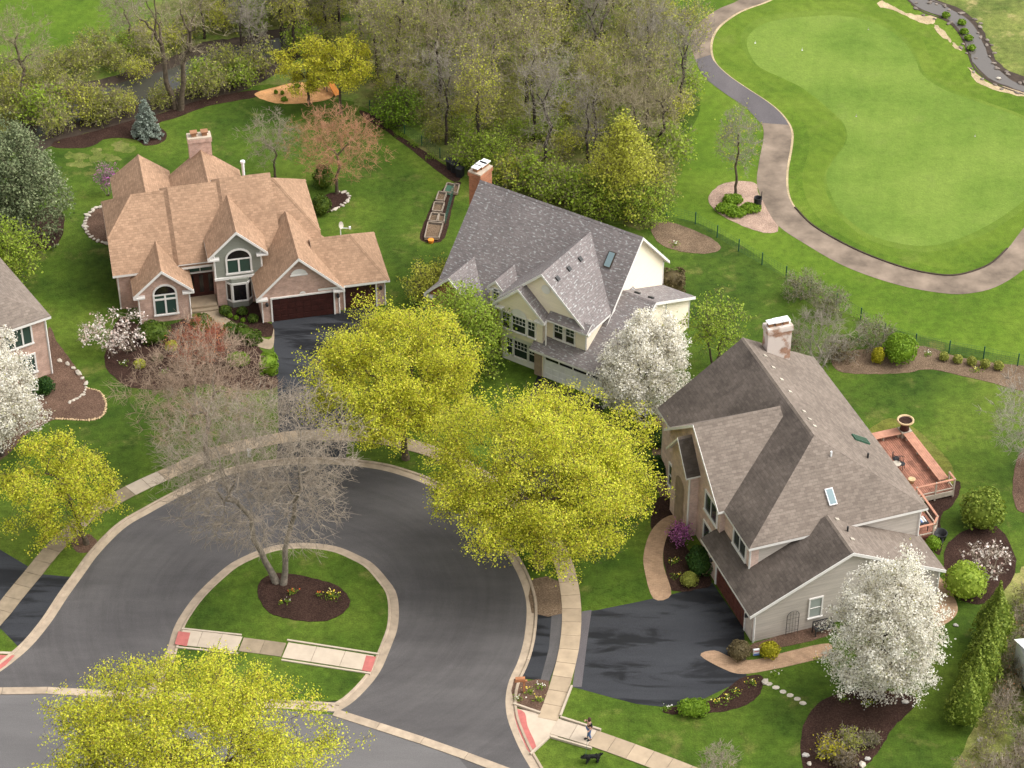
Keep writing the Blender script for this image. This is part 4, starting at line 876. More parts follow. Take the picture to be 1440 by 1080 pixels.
def quads(C, size, g, up_bias=.5, aspect=.7, out=None, w=.0):
    """leaf faces: rhombs with random facing, biased up and (optionally) outwards"""
    N = len(C); n = g.normal(size=(N, 3)); n[:, 2] += up_bias
    if out is not None: n += out * w
    n = unit(n); a = unit(np.cross(n, g.normal(size=(N, 3)))); b = np.cross(n, a); s_ = (size * g.uniform(.6, 1.3, N))[:, None]
    V = np.stack([C - a * s_, C + b * s_ * aspect + n * s_ * .15, C + a * s_, C - b * s_ * aspect + n * s_ * .15], 1).reshape(-1, 3); return V, np.arange(N * 4).reshape(-1, 4)
def crown_points(n, r, c, shape, g, fill=.45, clumps=0):
    if clumps:
        d0 = unit(g.normal(size=(clumps, 3))); p = np.repeat(d0 * (g.uniform(.12, 1, clumps) ** fill)[:, None], -(-n // clumps), 0)[:n]; p = p + g.normal(size=p.shape) * .075
        d = unit(p)
    else: d = unit(g.normal(size=(n, 3))); rad = g.uniform(0, 1, n) ** fill; p = d * rad[:, None]
    bump_ = 1 + .09 * np.sin(3.1 * d[:, 0] + 4 * d[:, 1] + g.uniform(0, 6)) + .09 * np.sin(5 * d[:, 2] + 4.3 * d[:, 0] + g.uniform(0, 6)) + .08 * np.sin(9 * d[:, 1] + 7 * d[:, 0] + g.uniform(0, 6))
    p *= bump_[:, None]; z = p[:, 2]
    if shape == 'egg': k = np.clip(1.06 - .28 * z, .3, 1.3)
    elif shape == 'cone': k = np.clip(.95 - .75 * z, .1, 1.7)
    elif shape == 'vase': k = np.clip(.85 + .35 * z, .3, 1.3)
    elif shape == 'dome': k = np.ones(n); p[:, 2] = np.where(z < 0, z * .75, z)
    else: k = np.ones(n)
    p[:, 0] *= k; p[:, 1] *= k
    return p * np.array(r) + np.array(c)
def hier(P, p0, r0, segs, g, depth=0):
    n = len(P)
    if n == 1 or depth > 16:
        for q in P[:1]:
            m_ = p0 + (q - p0) * .5 + g.normal(size=3) * .08 * np.linalg.norm(q - p0); segs.append((p0, m_, r0, r0 * .7)); segs.append((m_, q, r0 * .7, max(.008, r0 * .4)))
        return
    c = P.mean(0); L = np.linalg.norm(c - p0); f = .5 if n > 6 else .6
    q = p0 + (c - p0) * f + g.normal(size=3) * .05 * L; q[2] += .05 * L; m_ = p0 + (q - p0) * .5 + g.normal(size=3) * .06 * L
    r1 = r0 * .86; segs.append((p0, m_, r0, (r0 + r1) / 2)); segs.append((m_, q, (r0 + r1) / 2, r1))
    k = 3 if n > 30 and g.uniform() < .5 else 2
    if n < k: k = n
    D = unit(P - q) + .25 * (P - q) / max(1e-6, np.linalg.norm(P - q, axis=1).max()); C = D[g.choice(n, k, replace=False)]
    for _ in range(4):
        lab = ((D[:, None] - C[None]) ** 2).sum(2).argmin(1)
        for j in range(k):
            if (lab == j).any(): C[j] = D[lab == j].mean(0)
    for j in range(k):
        S_ = P[lab == j]
        if len(S_) == n: hier(P[: n // 2], q, r1 * .7, segs, g, depth + 1); hier(P[n // 2:], q, r1 * .7, segs, g, depth + 1); return
        if len(S_): hier(S_, q, max(.012, r1 * (len(S_) / n) ** .42), segs, g, depth + 1)
def tree_mesh(seed, H, fork, r, c, n, shape='round', tr=.25, stems=1, lean=(0, 0), leaf=None, lpt=0, lsize=.15, spread=.45, twigs=5, twl=.7, bark='bark', twig='twig_grey', fill=.45, twr=.011, up_bias=.5, droop=0.0, clumps=0):
    """returns (trunk mesh, crown mesh): limbs grown towards points of the crown, twigs or leaves round their tips"""
    g = np.random.default_rng(seed); P = crown_points(n, r, c, shape, g, fill, clumps); segs = []
    base = np.zeros(3)
    for s_ in range(stems):
        if stems == 1: top = np.array([lean[0], lean[1], fork]); Q = P; b = base; rr = tr
        else:
            a = 2 * math.pi * s_ / stems + (.4 if stems > 2 else -math.pi / 2); key = (np.arctan2(P[:, 1] - c[1], P[:, 0] - c[0]) - a) % (2 * np.pi); Q = P[(key < 2 * np.pi / stems)]; b = np.array([math.cos(a + 1.2) * tr * .8, math.sin(a + 1.2) * tr * .8, 0]); top = Q.mean(0) * np.array([.45, .45, 0]) + np.array([0, 0, fork]); rr = tr * .8
        K = 4; prev = b - np.array([0, 0, .1]); pr = rr * 1.35
        for k in range(1, K + 1):
            t = k / K; q = b + (top - b) * t + g.normal(size=3) * .012 * fork * (t < 1); rad = rr * (1.12 - .3 * t); segs.append((prev, q, pr, rad)); prev, pr = q, rad
        hier(Q, prev, pr, segs, g)
    P0, P1, R0, R1 = (np.array([s[i] for s in segs]) for i in range(4)); big = R0 > .05
    V1, F1 = prisms(P0[big], P1[big], R0[big] * 1.02, R1[big] * 1.02, 6); trunk = np_mesh('trunk', V1, F1, M[bark], smooth=True)
    sm = ~big; V2, F2 = prisms(P0[sm], P1[sm], R0[sm], R1[sm], 3); VS, FS, MI = [V2], [F2], [np.zeros(len(F2))]; off = len(V2)
    tips = P
    if twigs:
        out = unit(tips - np.array([c[0], c[1], c[2] - r[2] * .7])); T = np.repeat(tips, twigs, 0); d = unit(np.repeat(out, twigs, 0) * .7 + g.normal(size=(len(T), 3)) * .75 + np.array([0, 0, .15 - droop])); L = g.uniform(.4, 1.1, len(T))[:, None] * twl
        E1 = T + d * L; V, F = prisms(T, E1, np.full(len(T), twr), np.full(len(T), twr * .5), 3); VS.append(V); FS.append(F + off); off += len(V); MI.append(np.zeros(len(F)))
        m_ = T + d * L * g.uniform(.3, .7, len(T))[:, None]; d2 = unit(d + g.normal(size=d.shape) * .7); E2 = m_ + d2 * L * .55
        V, F = prisms(m_, E2, np.full(len(T), twr * .75), np.full(len(T), twr * .4), 3); VS.append(V); FS.append(F + off); off += len(V); MI.append(np.zeros(len(F)))
        tips2 = np.concatenate([E1, E2])
    mats = [M[twig]]
    if leaf:
        mats.append(M[leaf]); C = np.repeat(P, lpt, 0) + g.normal(size=(len(P) * lpt, 3)) * spread * np.array([1, 1, .7]); out = unit(C - np.array(c))
        V, F = quads(C, lsize, g, up_bias, .75, out, .4); VS.append(V); FS.append(F + off); MI.append(np.ones(len(F)))
    crown = np_mesh('crown', np.concatenate(VS), np.concatenate(FS), mats, np.concatenate(MI))
    return trunk, crown
def plant(name, meshes, loc, rz=0.0, sc_=1.0, label=None, cat='tree', group=None, parts=('trunk', 'crown')):
    e = empty(name, loc, rz, label, cat, group); e.scale = (sc_,) * 3 if not hasattr(sc_, '__len__') else sc_
    for p, me in zip(parts, meshes): mobj(p, me, e)
    return e
def blob(seed, r, n, size, mat, shape='round', zlift=None, core=.82, jitter=.06, flat=0.0, twig=None):
    """clipped or loose shrub: leaf faces on a solid of the given half-sizes standing on the ground"""
    g = np.random.default_rng(seed); d = unit(g.normal(size=(n, 3))); d[:, 2] = np.where(d[:, 2] < -.55, -d[:, 2], d[:, 2])
    if shape == 'box': e = .45; d = np.sign(d) * np.abs(d) ** e; d /= np.maximum(1, np.abs(d).max(1, keepdims=True)) ** .35
    z = d[:, 2].copy(); k = np.ones(n)
    if shape == 'cone': k = np.clip(.78 - .72 * z, .04, 1.2)
    if shape == 'egg': k = np.clip(1.02 - .3 * z, .2, 1.3)
    lump = 1 + .05 * np.sin(6 * d[:, 0] + seed) + .05 * np.sin(7 * d[:, 1] + 2 * seed) + .04 * np.sin(9 * z)
    q = d * np.stack([k, k, np.ones(n)], 1) * (lump * (1 - np.abs(g.normal(size=n)) * jitter))[:, None]; zc = zlift if zlift is not None else r[2] * .85
    C = q * np.array(r) + np.array([0, 0, zc]); C[:, 2] = np.maximum(C[:, 2], .05); V, F = quads(C, size, g, .3, .8, unit(d), 1.0)
    VS, FS = [V], [F]; off = len(V); a, b = 12, 8
    if core:
        ph = np.linspace(-1.2, np.pi / 2, b); th = np.arange(a) * 2 * np.pi / a; zz = np.sin(ph); kk = np.ones(b)
        if shape == 'cone': kk = np.clip(.78 - .72 * zz, .04, 1.2)
        if shape == 'egg': kk = np.clip(1.02 - .3 * zz, .2, 1.3)
        cr = np.cos(ph)
        if shape == 'box': cr = np.clip(np.cos(ph) * 1.5, 0, 1)
        W = np.stack([cr[:, None] * kk[:, None] * np.cos(th)[None], cr[:, None] * kk[:, None] * np.sin(th)[None], np.repeat(zz[:, None], a, 1)], 2).reshape(-1, 3) * np.array(r) * core + np.array([0, 0, zc]); W[:, 2] = np.maximum(W[:, 2], .02)
        f = [[i * a + j, i * a + (j + 1) % a, (i + 1) * a + (j + 1) % a, (i + 1) * a + j] for i in range(b - 1) for j in range(a)]; VS.append(W); FS.append(np.array(f) + off)
    return np_mesh('foliage', np.concatenate(VS), np.concatenate(FS), M[mat])
def shrub(name, px, py, rx, rz, mat, label, n=700, size=.09, shape='round', ry=None, cat='shrub', group=None, seed=None, core=.85, z=0.0, jitter=.06, rz_=0.0):
    """px, py = where the foot of the shrub stands"""
    me = blob(seed if seed is not None else int(px * 7 + py), (rx, ry or rx, rz), n, size, mat, shape, core=core, jitter=jitter); p = G(px, py); p.z = z
    o = mobj(name, me, None, p, rz_); return tag(o, label, cat, group)
def spruce_mesh(seed, H, Rr, leafm, bark='bark', levels=16, size=.16, tip=1.0):
    g = np.random.default_rng(seed); C, O, S0, S1 = [], [], [], []
    for i in range(levels):
        t = i / levels; z = H * (.06 + .92 * t); rr = Rr * (1 - t) ** .85 + .12; m_ = int(9 - 4 * t)
        for k in range(m_):
            a = 2 * np.pi * (k + g.uniform(-.3, .3)) / m_ + i * .7; L = rr * g.uniform(.75, 1.1); K = max(4, int(L * 9 * tip)); s_ = g.uniform(.12, 1, K * 5) ** .7
            x = s_ * L; wdt = .28 * (1.1 - s_ * .6) * L ** .5; lat = g.uniform(-1, 1, K * 5) * wdt; zz = z + .12 * x - .16 * x * x / max(.5, L) * 1.6 - .08 * np.abs(lat) + g.normal(size=K * 5) * .05
            C.append(np.stack([math.cos(a) * x - math.sin(a) * lat, math.sin(a) * x + math.cos(a) * lat, zz], 1)); O.append(np.repeat([[math.cos(a), math.sin(a), .2]], K * 5, 0)); S0.append((0, 0, z)); S1.append((math.cos(a) * L * .8, math.sin(a) * L * .8, z + .0 * L))
    C, O = np.concatenate(C), np.concatenate(O); V, F = quads(C, size, g, .9, .55, O, .3); V2, F2 = prisms(np.array(S0, float), np.array(S1, float), np.full(len(S0), .03), np.full(len(S0), .01), 3)
    crown = np_mesh('crown', np.concatenate([V, V2]), np.concatenate([F, F2 + len(V)]), [M[leafm], M[bark]], np.concatenate([np.zeros(len(F)), np.ones(len(F2))]))
    V, F = prisms(np.array([[0, 0, -.1]]), np.array([[0, 0, H * .96]]), np.array([H * .022]), np.array([.015]), 7); return np_mesh('trunk', V, F, M[bark], smooth=True), crown

# yellow maples
def maple(px, py, seed, r, cz, dx, dy, n, lpt, ls, label, tr=.28, fork=2.6, mat='leaf_maple', shape='dome', spread=.30):
    t = tree_mesh(seed, cz + r[2], fork, r, (dx, dy, cz), n, shape, tr, leaf=mat, lpt=lpt, lsize=ls, twigs=3, twl=.6, bark='bark', twig='bark', fill=.37, spread=spread, lean=(dx * .3, dy * .3), clumps=n // 7)
    return plant('maple_tree', t, G(px, py), 0, 1, label, 'tree', 'yellow leafed maples')
maple(262, 1200, 11, (8.0, 7.2, 5.2), 7.5, 0, 0, 2400, 50, .066, 'large yellow leafed maple filling the bottom left corner', .3, 3)
maple(757, 798, 12, (7.5, 7.1, 5.2), 7.5, 0, 0, 2400, 50, .066, 'large yellow leafed maple overhanging the loop road before the taupe house', .3, 2.8)
maple(571, 645, 13, (5.8, 5.7, 4.9), 7.0, -.75, 0, 1700, 50, .066, 'yellow leafed maple in front of the brown double garage', .25, 2.8)
maple(122, 765, 14, (4.1, 4.0, 3.2), 5.0, -1.3, 0, 600, 36, .07, 'small yellow maple on a mulch ring at the left pavement', .17, 2.0, 'leaf_maple', 'round', .27)
maple(435, 146, 15, (2.7, 2.6, 2.1), 4.0, -.4, 0, 320, 30, .075, 'golden young tree left of a pair by the orange play area', .13, 1.6, 'leaf_gold', 'round', .24)
maple(479, 160, 16, (3.2, 3.0, 2.4), 4.7, .1, 0, 380, 30, .075, 'golden tree right of a pair by the orange play area', .15, 1.8, 'leaf_gold', 'round', .24)
# white blossom trees
def blossom(px, py, seed, r, cz, n, lpt, label, ls=.066):
    t = tree_mesh(seed, cz + r[2], 1.4, r, (0, 0, cz), n, 'egg', .2, leaf='petal_white', lpt=lpt, lsize=ls, twigs=2, twl=.5, bark='bark_dark', twig='bark', fill=.33, spread=.2, clumps=n // 5)
    return plant('pear_tree', t, G(px, py), 0, 1, label, 'tree', 'white flowering pear trees')
blossom(904, 590, 21, (3.05, 3.0, 4.2), 4.9, 1100, 44, 'white flowering tree before the garage of the cream house')
blossom(1238, 978, 22, (3.2, 3.1, 5.1), 6.0, 1250, 44, 'white flowering tree in front of the taupe side wall')
blossom(2, 640, 23, (2.8, 2.7, 4.5), 5.6, 900, 42, 'white flowering tree at the left picture edge by the corner house')
t = tree_mesh(24, 4, .3, (2.9, 2.4, 1.4), (-1.3, 0, 1.9), 80, 'round', .1, stems=4, leaf='petal_pink', lpt=11, lsize=.10, twigs=4, twl=.7, bark='bark', twig='twig_tan', spread=.24, fill=.3)
plant('magnolia_tree', t, G(190, 492), 0, 1, 'spreading magnolia with sparse pale pink blossom beside the tan roofed house', 'tree')
t = tree_mesh(25, 3, .3, (1.7, 1.5, 1.3), (0, 0, 1.6), 80, 'round', .08, stems=4, leaf='petal_pink', lpt=3, lsize=.1, twigs=4, twl=.5, bark='bark_grey', twig='twig_tan', spread=.2, fill=.3)
plant('magnolia_shrub', t, G(1385, 812), 0, 1, 'thin pinkish flowering shrub between two evergreens right of the deck', 'shrub')
# bare trees that stand alone
def bare(px, py, seed, r, cz, n, label, tr=.2, fork=2.2, stems=1, bark='bark_grey', twig='twig_tan', twigs=8, twl=.9, shape='round', c=(0, 0), leaf=None, lpt=0, lsize=.07, fill=.38, twr=.012, name='bare_tree', cat='tree', group=None, droop=0.0):
    t = tree_mesh(seed, cz + r[2], fork, r, (c[0], c[1], cz), n, shape, tr, stems, leaf=leaf, lpt=lpt, lsize=lsize, twigs=twigs, twl=twl, bark=bark, twig=twig, fill=fill, spread=.35, twr=twr, droop=droop)
    return plant(name, t, G(px, py), 0, 1, label, cat, group)
bare(394, 822, 31, (6.9, 5.6, 5.7), 10.2, 900, 'tall bare twin stemmed tree on the grass island', .27, 4.0, 2, 'bark_grey', 'twig_tan', 6, 1.15, 'round', (-1.0, 0), droop=.4, twr=.013)
bare(292, 657, 32, (5.2, 4.9, 4.2), 6.9, 600, 'bare brown tree beside the pavement left of the loop', .22, 2.4, 1, 'bark_grey', 'twig_brown', 6, 1.0, 'round', (.1, 0), twr=.013)
bare(284, 520, 33, (2.2, 2.0, 1.6), 2.6, 170, 'small red twigged tree in the front bed of the tan roofed house', .09, .7, 3, 'bark', 'twig_red', 7, .6, leaf='leaf_rust', lpt=5, lsize=.06)
bare(387, 250, 34, (2.4, 2.3, 2.3), 4.0, 150, 'thin grey bare tree on the lawn behind the tan roof', .1, 1.6, 1, 'bark', 'twig_tan', 5, .7)
bare(474, 272, 35, (4.0, 3.7, 3.0), 4.9, 330, 'rust coloured budding tree behind the small brown garage', .15, 1.6, 1, 'bark', 'twig_rust', 6, .8, leaf='leaf_rust', lpt=2, lsize=.05)
bare(1034, 277, 36, (1.9, 1.8, 3.1), 5.6, 200, 'slim pale budding tree on the gravel bed by the cart path', .13, 2.0, 1, 'bark', 'twig_grey', 6, .6, 'round', leaf='leaf_lime', lpt=2, lsize=.07)
bare(1452, 672, 37, (3.6, 3.4, 3.0), 5.4, 200, 'pale barked bare tree reaching in from the right edge', .16, 1.8, 1, 'bark_pale', 'bark_pale', 6, .9, twr=.014)
bare(1150, 522, 38, (2.5, 2.0, 2.5), 3.4, 120, 'white limbed birch behind the whitewashed chimney', .11, .8, 3, 'bark_pale', 'twig_grey', 7, .8, twr=.012)
bare(1008, 1105, 39, (1.2, 1.1, 1.5), 1.9, 90, 'small bare tan shrub on the lawn at the bottom edge', .05, .5, 4, 'bark_pale', 'twig_tan', 5, .5, name='bare_shrub', cat='shrub', twr=.012)
bare(250, 153, 40, (4.8, 4.0, 4.0), 9.0, 170, 'big dark forked tree on the near pond bank', .34, 2.6, 2, 'bark', 'twig_wood', 5, .9)
bare(35, 152, 41, (3.0, 2.6, 3.2), 6.5, 200, 'dark bare tree on the pond bank at the top left', .2, 2.4, 1, 'bark', 'twig_wood', 6, .8)
bare(183, 72, 42, (2.4, 2.2, 2.6), 4.6, 160, 'slender bare tree on the meadow side of the pond', .13, 1.8, 1, 'bark', 'twig_tan', 6, .8)
# green trees
def green(px, py, seed, r, cz, n, lpt, mat, label, shape='round', tr=.14, fork=1.2, ls=.1, spread=.3, twigs=3, name='green_tree', stems=1, twig='bark', fill=.4):
    t = tree_mesh(seed, cz + r[2], fork, r, (0, 0, cz), n, shape, tr, stems, leaf=mat, lpt=lpt, lsize=ls, twigs=twigs, twl=.5, bark='bark', twig=twig, spread=spread, fill=fill); return plant(name, t, G(px, py), 0, 1, label, 'tree')
green(648, 524, 51, (3.5, 3.2, 3.6), 4.0, 560, 20, 'leaf_fresh', 'soft green tree hiding the entrance of the cream house', 'egg', .18, 1.2, .1, .34)
green(606, 428, 52, (2.0, 1.8, 1.9), 2.0, 220, 16, 'leaf_lime', 'yellow green bush at the left corner of the cream house', 'round', .08, .4, .08, .28, name='green_shrub', stems=3)
green(1004, 517, 53, (2.4, 2.2, 2.2), 3.9, 230, 11, 'leaf_fresh', 'light green young tree beside the dark roof of the taupe house', 'round', .12, 1.5, .09, .3, stems=2)
green(876, 302, 54, (2.8, 2.6, 4.6), 5.2, 480, 16, 'leaf_lime', 'pale lime conical tree at the edge of the wood', 'cone', .16, 1.0, .1, .3)
green(14, 402, 55, (3.2, 2.8, 2.6), 3.3, 380, 14, 'leaf_fresh', 'fresh green tree between the spruce and the corner house', 'round', .13, 1.2, .1, .32)
for i, (px, py, lb) in enumerate(((845, 308, 'dense green bush left of the lime conical tree'), (905, 312, 'dense green bush right of the lime conical tree'), (560, 178, 'bright green shrub behind the golden trees'), (690, 242, 'bright green bush behind the brick chimney of the cream house'))):
    green(px, py, 56 + i, (2.3, 2.1, 1.8), 2.0, 260, 13, ('leaf_fresh', 'leaf_fresh', 'leaf_bright', 'leaf_fresh')[i], lb, 'round', .08, .4, .09, .3, name='green_shrub', stems=3)
# conifers
t = tree_mesh(61, 11, 2.0, (3.5, 3.2, 5.2), (0, 0, 5.4), 900, 'egg', .26, leaf='leaf_spruce', lpt=26, lsize=.10, twigs=2, twl=.5, bark='bark', twig='bark', spread=.26, fill=.36, up_bias=.9)
plant('spruce_tree', t, G(36, 338), 0, 1, 'tall grey green evergreen at the left edge', 'tree')
plant('spruce_tree', spruce_mesh(62, 3.6, 1.35, 'leaf_bluespruce', levels=18, size=.09, tip=1.4), G(207, 190), 0, 1, 'small blue spruce in the round mulch bed by the pond', 'tree')
ARB = [blob(70 + i, (1.3, 1.25, 2.5), 3400, .085, 'leaf_arbor', 'cone', zlift=2.2, jitter=.2) for i in range(2)]
for i, (px, py, sz) in enumerate(((1394, 905, 1.1), (1386, 935, 1.05), (1376, 962, 1.08), (1364, 990, 1.02), (1352, 1018, 1.0))):
    o = mobj('arborvitae', ARB[i % 2], None, G(px, py), i * 1.3); o.scale = (sz,) * 3
    tag(o, ['farthest arborvitae of the hedge row right of the white tree', 'second arborvitae from the far end of the hedge row', 'middle arborvitae of the five in the hedge row', 'second arborvitae from the near end of the hedge row', 'nearest arborvitae of the hedge row right of the white tree'][i], 'shrub', 'arborvitae hedge row')

# the wood behind the houses
WOOD = []
for i in range(7):
    r = [(3.0, 2.8, 3.9), (3.4, 3.2, 4.0), (2.4, 2.3, 4.2), (3.6, 3.3, 3.5), (2.9, 2.7, 4.4), (3.3, 3.1, 3.8), (2.7, 2.6, 3.6)][i]
    lf = [None, 'leaf_olive', None, 'leaf_olive', 'leaf_olive', None, 'leaf_lime'][i]
    WOOD.append(tree_mesh(100 + i, 10, 3.0, r, (0, 0, 6.6 + .4 * (i % 3)), 150, 'vase', .15, leaf=lf, lpt=14 if lf else 0, lsize=.075, twigs=5, twl=1.0, bark='bark_dark', twig=['twig_wood', 'twig_wood', 'twig_grey', 'twig_tan', 'twig_wood', 'twig_grey', 'twig_wood'][i], fill=.5, spread=.3, twr=.014))
UNDER = [tree_mesh(120 + i, 3, .2, (1.5, 1.4, 1.1), (0, 0, 1.3), 90, 'round', .05, 3, leaf=['leaf_olive', 'leaf_fresh', 'leaf_lime', 'leaf_olive'][i], lpt=[12, 16, 12, 8][i], lsize=.085, twigs=4, twl=.5, bark='bark', twig='twig_wood', spread=.26, fill=.4) for i in range(4)]
def inside(p, poly):
    x, y = p; r_ = False; j = len(poly) - 1
    for i in range(len(poly)):
        if (poly[i][1] > y) != (poly[j][1] > y) and x < (poly[j][0] - poly[i][0]) * (y - poly[i][1]) / (poly[j][1] - poly[i][1]) + poly[i][0]: r_ = not r_
        j = i
    return r_
def scatter(poly, dist, g, tries=4000, avoid=()):
    W = [(G(x, y).x, G(x, y).y) for x, y in poly]; xs = [p[0] for p in W]; ys = [p[1] for p in W]; out = []
    for _ in range(tries):
        p = (g.uniform(min(xs), max(xs)), g.uniform(min(ys), max(ys)))
        if inside(p, W) and all((p[0] - q[0]) ** 2 + (p[1] - q[1]) ** 2 > dist ** 2 for q in out): out.append(p)
    return out
g = np.random.default_rng(5)
woods = [(395, 60), (440, 10), (520, -30), (880, -40), (905, 20), (930, 70), (945, 130), (930, 190), (935, 240), (905, 280), (800, 272), (720, 250), (640, 215), (560, 165), (520, 130), (530, 90), (480, 60)]
for k, (x, y) in enumerate(scatter(woods, 3.7, g)):
    i = int(g.integers(0, 7)); s_ = g.uniform(.8, 1.15); lf = i in (1, 3, 4, 6)
    plant('woodland_tree', WOOD[i], (x, y, 0), g.uniform(0, 6.28), (s_, s_, s_ * g.uniform(.9, 1.1)), 'half leafed greenish tree among the crowded wood behind the houses' if lf else 'bare brown tree among the crowded wood behind the houses', 'tree', 'budding trees in the wood' if lf else 'bare trees in the wood')
for k, (x, y) in enumerate(scatter([(400, 70), (520, -20), (880, -30), (930, 60), (935, 130), (930, 290), (800, 300), (715, 265), (640, 225), (560, 165), (530, 120)], 2.4, g)):
    i = int(g.integers(0, 4)); s_ = g.uniform(.7, 1.25)
    plant('undergrowth_bush', UNDER[i], (x, y, 0), g.uniform(0, 6.28), s_, ['olive leafed bush under the trees of the wood', 'fresh green bush under the trees of the wood', 'lime leafed bush under the trees of the wood', 'thin olive bush under the trees of the wood'][i], 'shrub', ['olive bushes in the wood', 'green bushes in the wood', 'lime bushes in the wood', 'thin bushes in the wood'][i])
for k, (x, y) in enumerate(scatter([(-10, 125), (60, 100), (130, 82), (200, 60), (290, 35), (400, -10), (470, 0), (400, 35), (300, 58), (200, 92), (100, 122), (-10, 150)], 2.1, g)):
    i = int(g.integers(0, 4)); s_ = g.uniform(.8, 1.3)
    plant('bank_bush', UNDER[i], (x, y, 0), g.uniform(0, 6.28), s_, ['olive leafed bush on the far pond bank', 'fresh green bush on the far pond bank', 'lime leafed bush on the far pond bank', 'thin olive bush on the far pond bank'][i], 'shrub', ['olive bank bushes', 'green bank bushes', 'lime bank bushes', 'thin bank bushes'][i])
for k, (x, y) in enumerate(scatter([(280, 40), (330, 10), (420, -30), (520, -10), (480, 40), (400, 95), (350, 118), (290, 60)], 3.2, g)):
    i = int(g.integers(0, 7)); plant('pond_tree', WOOD[i], (x, y, 0), g.uniform(0, 6.28), g.uniform(.7, 1.0), 'slim tree crowding the far end of the pond', 'tree', 'trees at the far end of the pond')
edge_px = [(700, 256), (722, 262), (748, 268), (772, 276), (795, 283), (820, 292), (930, 286), (925, 258), (940, 230), (938, 200), (948, 170), (955, 140), (945, 110), (935, 80), (922, 48), (905, 20), (660, 232)]
for k, (px, py) in enumerate(edge_px):
    i = (1, 2, 1, 0, 1, 1, 3, 0, 1, 3, 2, 1, 0, 3, 2, 1, 1)[k]
    plant('wood_edge_bush', UNDER[i], G(px, py), k * 1.7, 1.0 + .25 * (k % 3), ['olive leafed bush along the lit edge of the wood', 'fresh green bush along the lit edge of the wood', 'lime leafed bush along the lit edge of the wood', 'thin olive bush along the lit edge of the wood'][i], 'shrub', ['olive wood edge bushes', 'green wood edge bushes', 'lime wood edge bushes', 'thin wood edge bushes'][i])
for px, py, i, s_, lb in ((955, 165, 5, .95, 'bare tree leaning out at the right edge of the wood beside the cart path'), (962, 120, 6, .95, 'pale leafed tree at the right edge of the wood below the dark path patch'), (925, 230, 0, .9, 'bare tree just right of the lime conical tree')): plant('woodland_tree', WOOD[i], G(px, py), px, s_, lb, 'tree')
for px, py, i, s_, lb in ((118, 168, 2, 1.3, 'lime bush standing at the near pond bank'), (60, 175, 1, 1.5, 'green bush at the near pond bank behind the spruce'), (20, 165, 0, 1.4, 'olive bush behind the tall spruce'), (95, 155, 3, 1.4, 'thin olive bush leaning over the pond'), (195, 112, 2, .9, 'small lime bush at the far bank beside the slender tree'), (300, 135, 3, 1.2, 'thin bush on the bank right of the big forked tree'), (340, 122, 1, 1.1, 'green bush on the bank left of the orange play area'), (150, 166, 3, 1.3, 'thin bush between the blue spruce and the pond'), (270, 138, 3, 1.0, 'thin bush at the foot of the big forked tree'), (228, 150, 0, .9, 'olive bush left of the big forked trunk'), (318, 112, 0, 1.4, 'olive bush hanging over the pond water'), (362, 108, 3, 1.4, 'thin bush at the narrow end of the pond'), (175, 160, 2, .9, 'lime bush behind the round mulch bed by the pond'), (285, 125, 1, 1.2, 'green bush at the water just right of the forked tree'), (140, 172, 0, 1.1, 'olive bush where the mulch strip meets the pond'), (80, 190, 3, 1.3, 'thin bush at the left end of the mulch strip')):
    plant('pond_bush', UNDER[i], G(px, py), px, s_, lb, 'shrub')

# garden shrubs
shrub('boxwood', 217, 476, 1.28, .72, 'leaf_box', 'wide clipped boxwood under the arched brick window', 1100, .07)
shrub('boxwood', 286, 462, .9, .62, 'leaf_box', 'rounded boxwood below the dark front door', 800, .07)
for i, (px, py, r_, lb) in enumerate(((317, 442, .5, 'boxwood left of the bay window'), (341, 442, .42, 'boxwood right of the bay window'), (356, 452, .42, 'boxwood by the left garage downspout'), (325, 472, .75, 'boxwood on the near side of the stone path'), (324, 446, .2, 'leftmost of three tiny round plants by the bay window'), (332, 449, .2, 'middle of three tiny round plants by the bay window'), (342, 452, .2, 'rightmost of three tiny round plants by the bay window'))): shrub('boxwood', px, py, r_, r_ * .8, 'leaf_bright' if r_ < .25 else 'leaf_box', lb, 400 if r_ > .3 else 120, .06)
shrub('hedge', 379, 520, .68, .6, 'leaf_bright', 'bright green clipped hedge block left of the brown garage driveway', 900, .07, 'box', .95)
shrub('hedge', 348, 478, 1.25, .5, 'leaf_box', 'long low hedge along the stone path', 1000, .07, 'box', .6, rz_=-.6)
shrub('hedge', 335, 512, .95, .5, 'leaf_bright', 'low green hedge in the middle of the tan house front bed', 800, .07, 'round', .7)
shrub('boxwood', 197, 516, .45, .35, 'leaf_lime', 'small yellow green plant in the tan house front bed', 250, .08); shrub('boxwood', 222, 508, .4, .35, 'leaf_greybush', 'small tan plant in the tan house front bed', 200, .08); shrub('boxwood', 242, 492, .5, .4, 'leaf_lime', 'yellow green plant beside the red twigged tree', 260, .08)
shrub('boxwood', 64, 552, .75, .7, 'leaf_dark', 'dark green ball shrub below the corner house window', 700, .07); shrub('boxwood', 50, 556, .6, .6, 'leaf_dark', 'dark shrub half hidden by the white tree at the left', 500, .07)
shrub('boxwood', 455, 262, .9, 1.1, 'leaf_box', 'tall rounded evergreen at the back corner of the tan house', 900, .08, 'egg'); shrub('boxwood', 452, 300, .85, .9, 'leaf_box', 'olive evergreen against the right wall of the tan house', 800, .08)
shrub('box_hedge', 946, 408, 1.0, .9, 'leaf_brownbush', 'square brown clipped shrub behind the cream gable', 1000, .08, 'box', 1.0)
